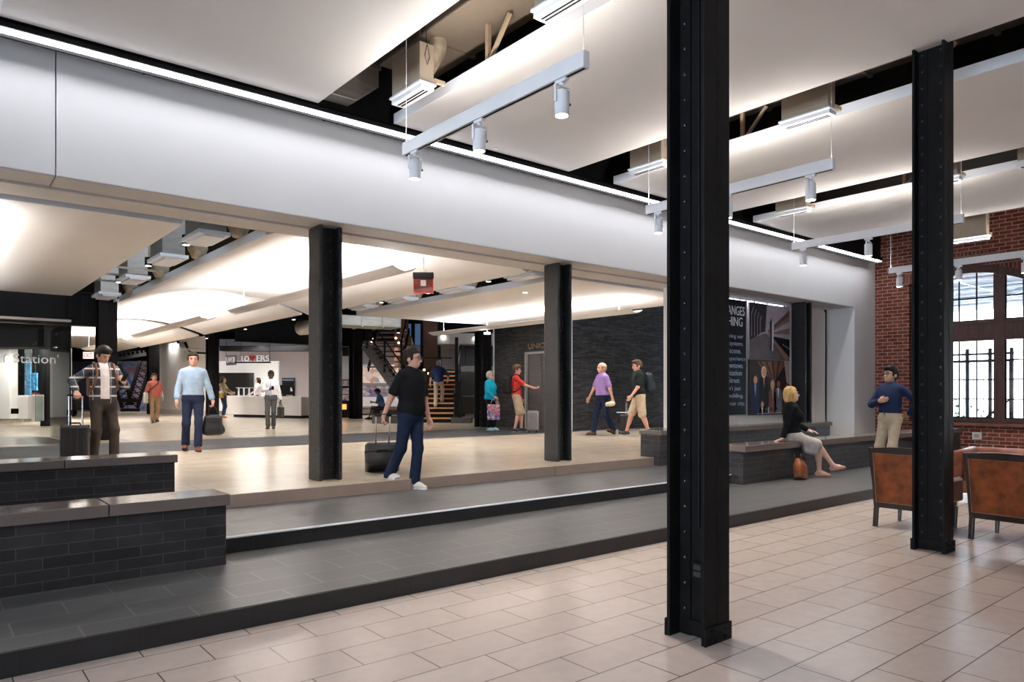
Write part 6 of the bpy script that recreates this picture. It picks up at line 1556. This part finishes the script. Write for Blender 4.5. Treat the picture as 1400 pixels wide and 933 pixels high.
sd.bx((J['pel']+mid)/2+np.array([.02, .06, -.10]), (.12, .15, .12), rot('x', -.15), .05, .07)
sdf_obj('dress_skirt', sd, .0075, GD, J['t'], lambda P: np.maximum(seat-.0-P[..., 2]-np.clip((P[..., 1]-.06)*3.2, 0, .26), -1))
q = onz(1076, 654, L1)
e = thing('handbag', 'orange leather handbag leaning against the bench beside the seated woman', 'bag', (q[0], 5.70, L1)); e.rotation_euler = (-.16, .22, .15)
LB = mat('bag_orange', (.24, .065, .02), .45, var=.4, spec=.3)
sd = SDF(); sd.bx((0, 0, .12), (.15, .068, .12), None, .05, .03).bx((.0, 0, .21), (.125, .045, .11), None, .04, .06); sdf_obj('body', sd, .010, LB, e)
hd_ = MB()
for s in (-1, 1): hd_.tube([(-.09, s*.04, .30), (-.07, s*.05, .38), (.02, s*.07, .36), (.09, s*.05, .30)], .009, 8)
hd_.build('handle', mat('bag_dark', (.03, .014, .01), .5), e, smooth=True, world=False)
MB().box(-.162, .162, -.067, .067, 0, .03).build('bag_base', bpy.data.materials['bag_dark'], e, bevel=.01, world=False)
# --- standing man in navy
px_ = 1217; dN = 11.3; p = atd(px_, 538, dN); p[2] = L1
hc = camdir(p)
J = person('man in a navy shirt and beige trousers standing with one hand on his chest', p, hc-.62, 1.77, .0085, skin='tan', build=.97,
    pose=dict(headyaw=-.12, headpitch=-.05, lean=-.03, handR=(.05, .19, 1.20), elbR=(.9, -.3, -.5), handL=(-.20, -.17, .99), elbL=(-1, -.35, .1), footR=(.11, .03, .085), footL=(-.10, 0, .085),
              handposeR=dict(dir=(-.95, .1, .2), palm=(0, -1, .1), thumb=(0, .1, 1), curl=.25, spread=.03), handposeL=dict(dir=(.8, -.3, -.2), palm=(0, .8, 0), thumb=(0, 0, 1), curl=.6)),
    top=[dict(name='shirt', mat=cloth('shirt_navy', (.014, .022, .062), .7), sleeve=1.9, hem=.085, g=.02, placket=True)], bottom=('trousers', cloth('beige2', (.44, .36, .27)), 1.95), shoes=('shoe', mat('shoe_brn3', (.05, .025, .015), .4)), hair=('thick', HB['black']), glasses=True, belt=M['black_matte'])
# ================================================================ LIGHT, WORLD, CAMERA
wd = bpy.data.worlds.new('sky'); SC.world = wd; wd.use_nodes = True
bg = wd.node_tree.nodes['Background']; bg.inputs['Color'].default_value = (.72, .85, 1.0, 1); bg.inputs['Strength'].default_value = 12.0
sl = bpy.data.lights.new('sun', 'SUN'); sl.energy = 15.0; sl.angle = .02; sl.color = (1, .96, .9)
so_ = bpy.data.objects.new('sun', sl); COL.objects.link(so_); so_.rotation_euler = Vector((.62, -.12, -.78)).to_track_quat('-Z', 'Y').to_euler()
for c in wc:
    o = arealight('window_portal', (XW+.5, c, 2.4), 2.3, 1.0, (1, 1, 1), (-1, 0, 0), 3.5); o.data.cycles.is_portal = True
o = arealight('window_portal', (-7.25, 0, 2.85), 8.0, 1.0, (1, 1, 1), (1, 0, 0), 2.9); o.data.cycles.is_portal = True
# added area fills without fixtures over the desk, stairs and vestibule
for (px, py, d, pw) in ((345, 470, 33, 160), (395, 470, 34, 130), (250, 470, 37, 120), (520, 470, 32, 80), (640, 474, 28, 40), (20, 475, 22.5, 150), (85, 470, 27, 260), (180, 478, 41, 120)):
    p = atd(px, py, d); arealight('downlight', p, 1.5, pw*HALL*.6, (1, .95, .89), (0, 0, -1))
# fill spots added to brighten the hall floor, tucked into the panel gaps
lens = emis('added_spot_lens', (1, .95, .88), 6)
gp = [(2.95, y) for y in (10.9, 13.1, 15.4, 20, 23.5)]+[(8.35, y) for y in (10.8, 12.9, 14.9, 20, 24)]+[(8.6, 29), (8.6, 33), (13.8, 10.5), (13.8, 12.6), (13, 22), (13.6, 25)]
for i, (x, y) in enumerate(gp):
    z = 3.60
    t = thing('added_gap_spot', 'small round fill spotlight added in the dark gap between the hall ceiling panels', 'light', (x, y, z), 0, 'added fill spotlights in the hall ceiling gaps')
    MB().tube([(0, 0, .0), (0, 0, .14)], .055, 14).build('housing', M['black_matte'], t, world=False)
    MB().tube([(0, 0, -.004), (0, 0, -.0005)], .045, 14).build('lamp_lens', lens, t, world=False)
    spot((x, y, z-.02), GSP, 125, (1, .95, .89))
cam = bpy.data.cameras.new('camera'); co = bpy.data.objects.new('camera', cam); COL.objects.link(co)
co.location = (0, 0, H)
co.rotation_euler = (math.pi/2, 0, TH-math.pi/2)
cam.sensor_fit = 'HORIZONTAL'; cam.sensor_width = 36.0; cam.lens = FPX*36/1400
cam.shift_x = 0.0; cam.shift_y = (HY-466.5)/1400
cam.clip_start = .05; cam.clip_end = 300
SC.camera = co
vs = SC.view_settings; vs.view_transform = 'Standard'; vs.look = 'None'; vs.exposure = EXPO; vs.gamma = 1.0; vs.use_curve_mapping = False
SC.cycles.max_bounces = 8; SC.cycles.diffuse_bounces = 5; SC.cycles.glossy_bounces = 4; SC.cycles.transparent_max_bounces = 12; SC.cycles.sample_clamp_indirect = 8.0
SC.cycles.caustics_reflective = False; SC.cycles.caustics_refractive = False
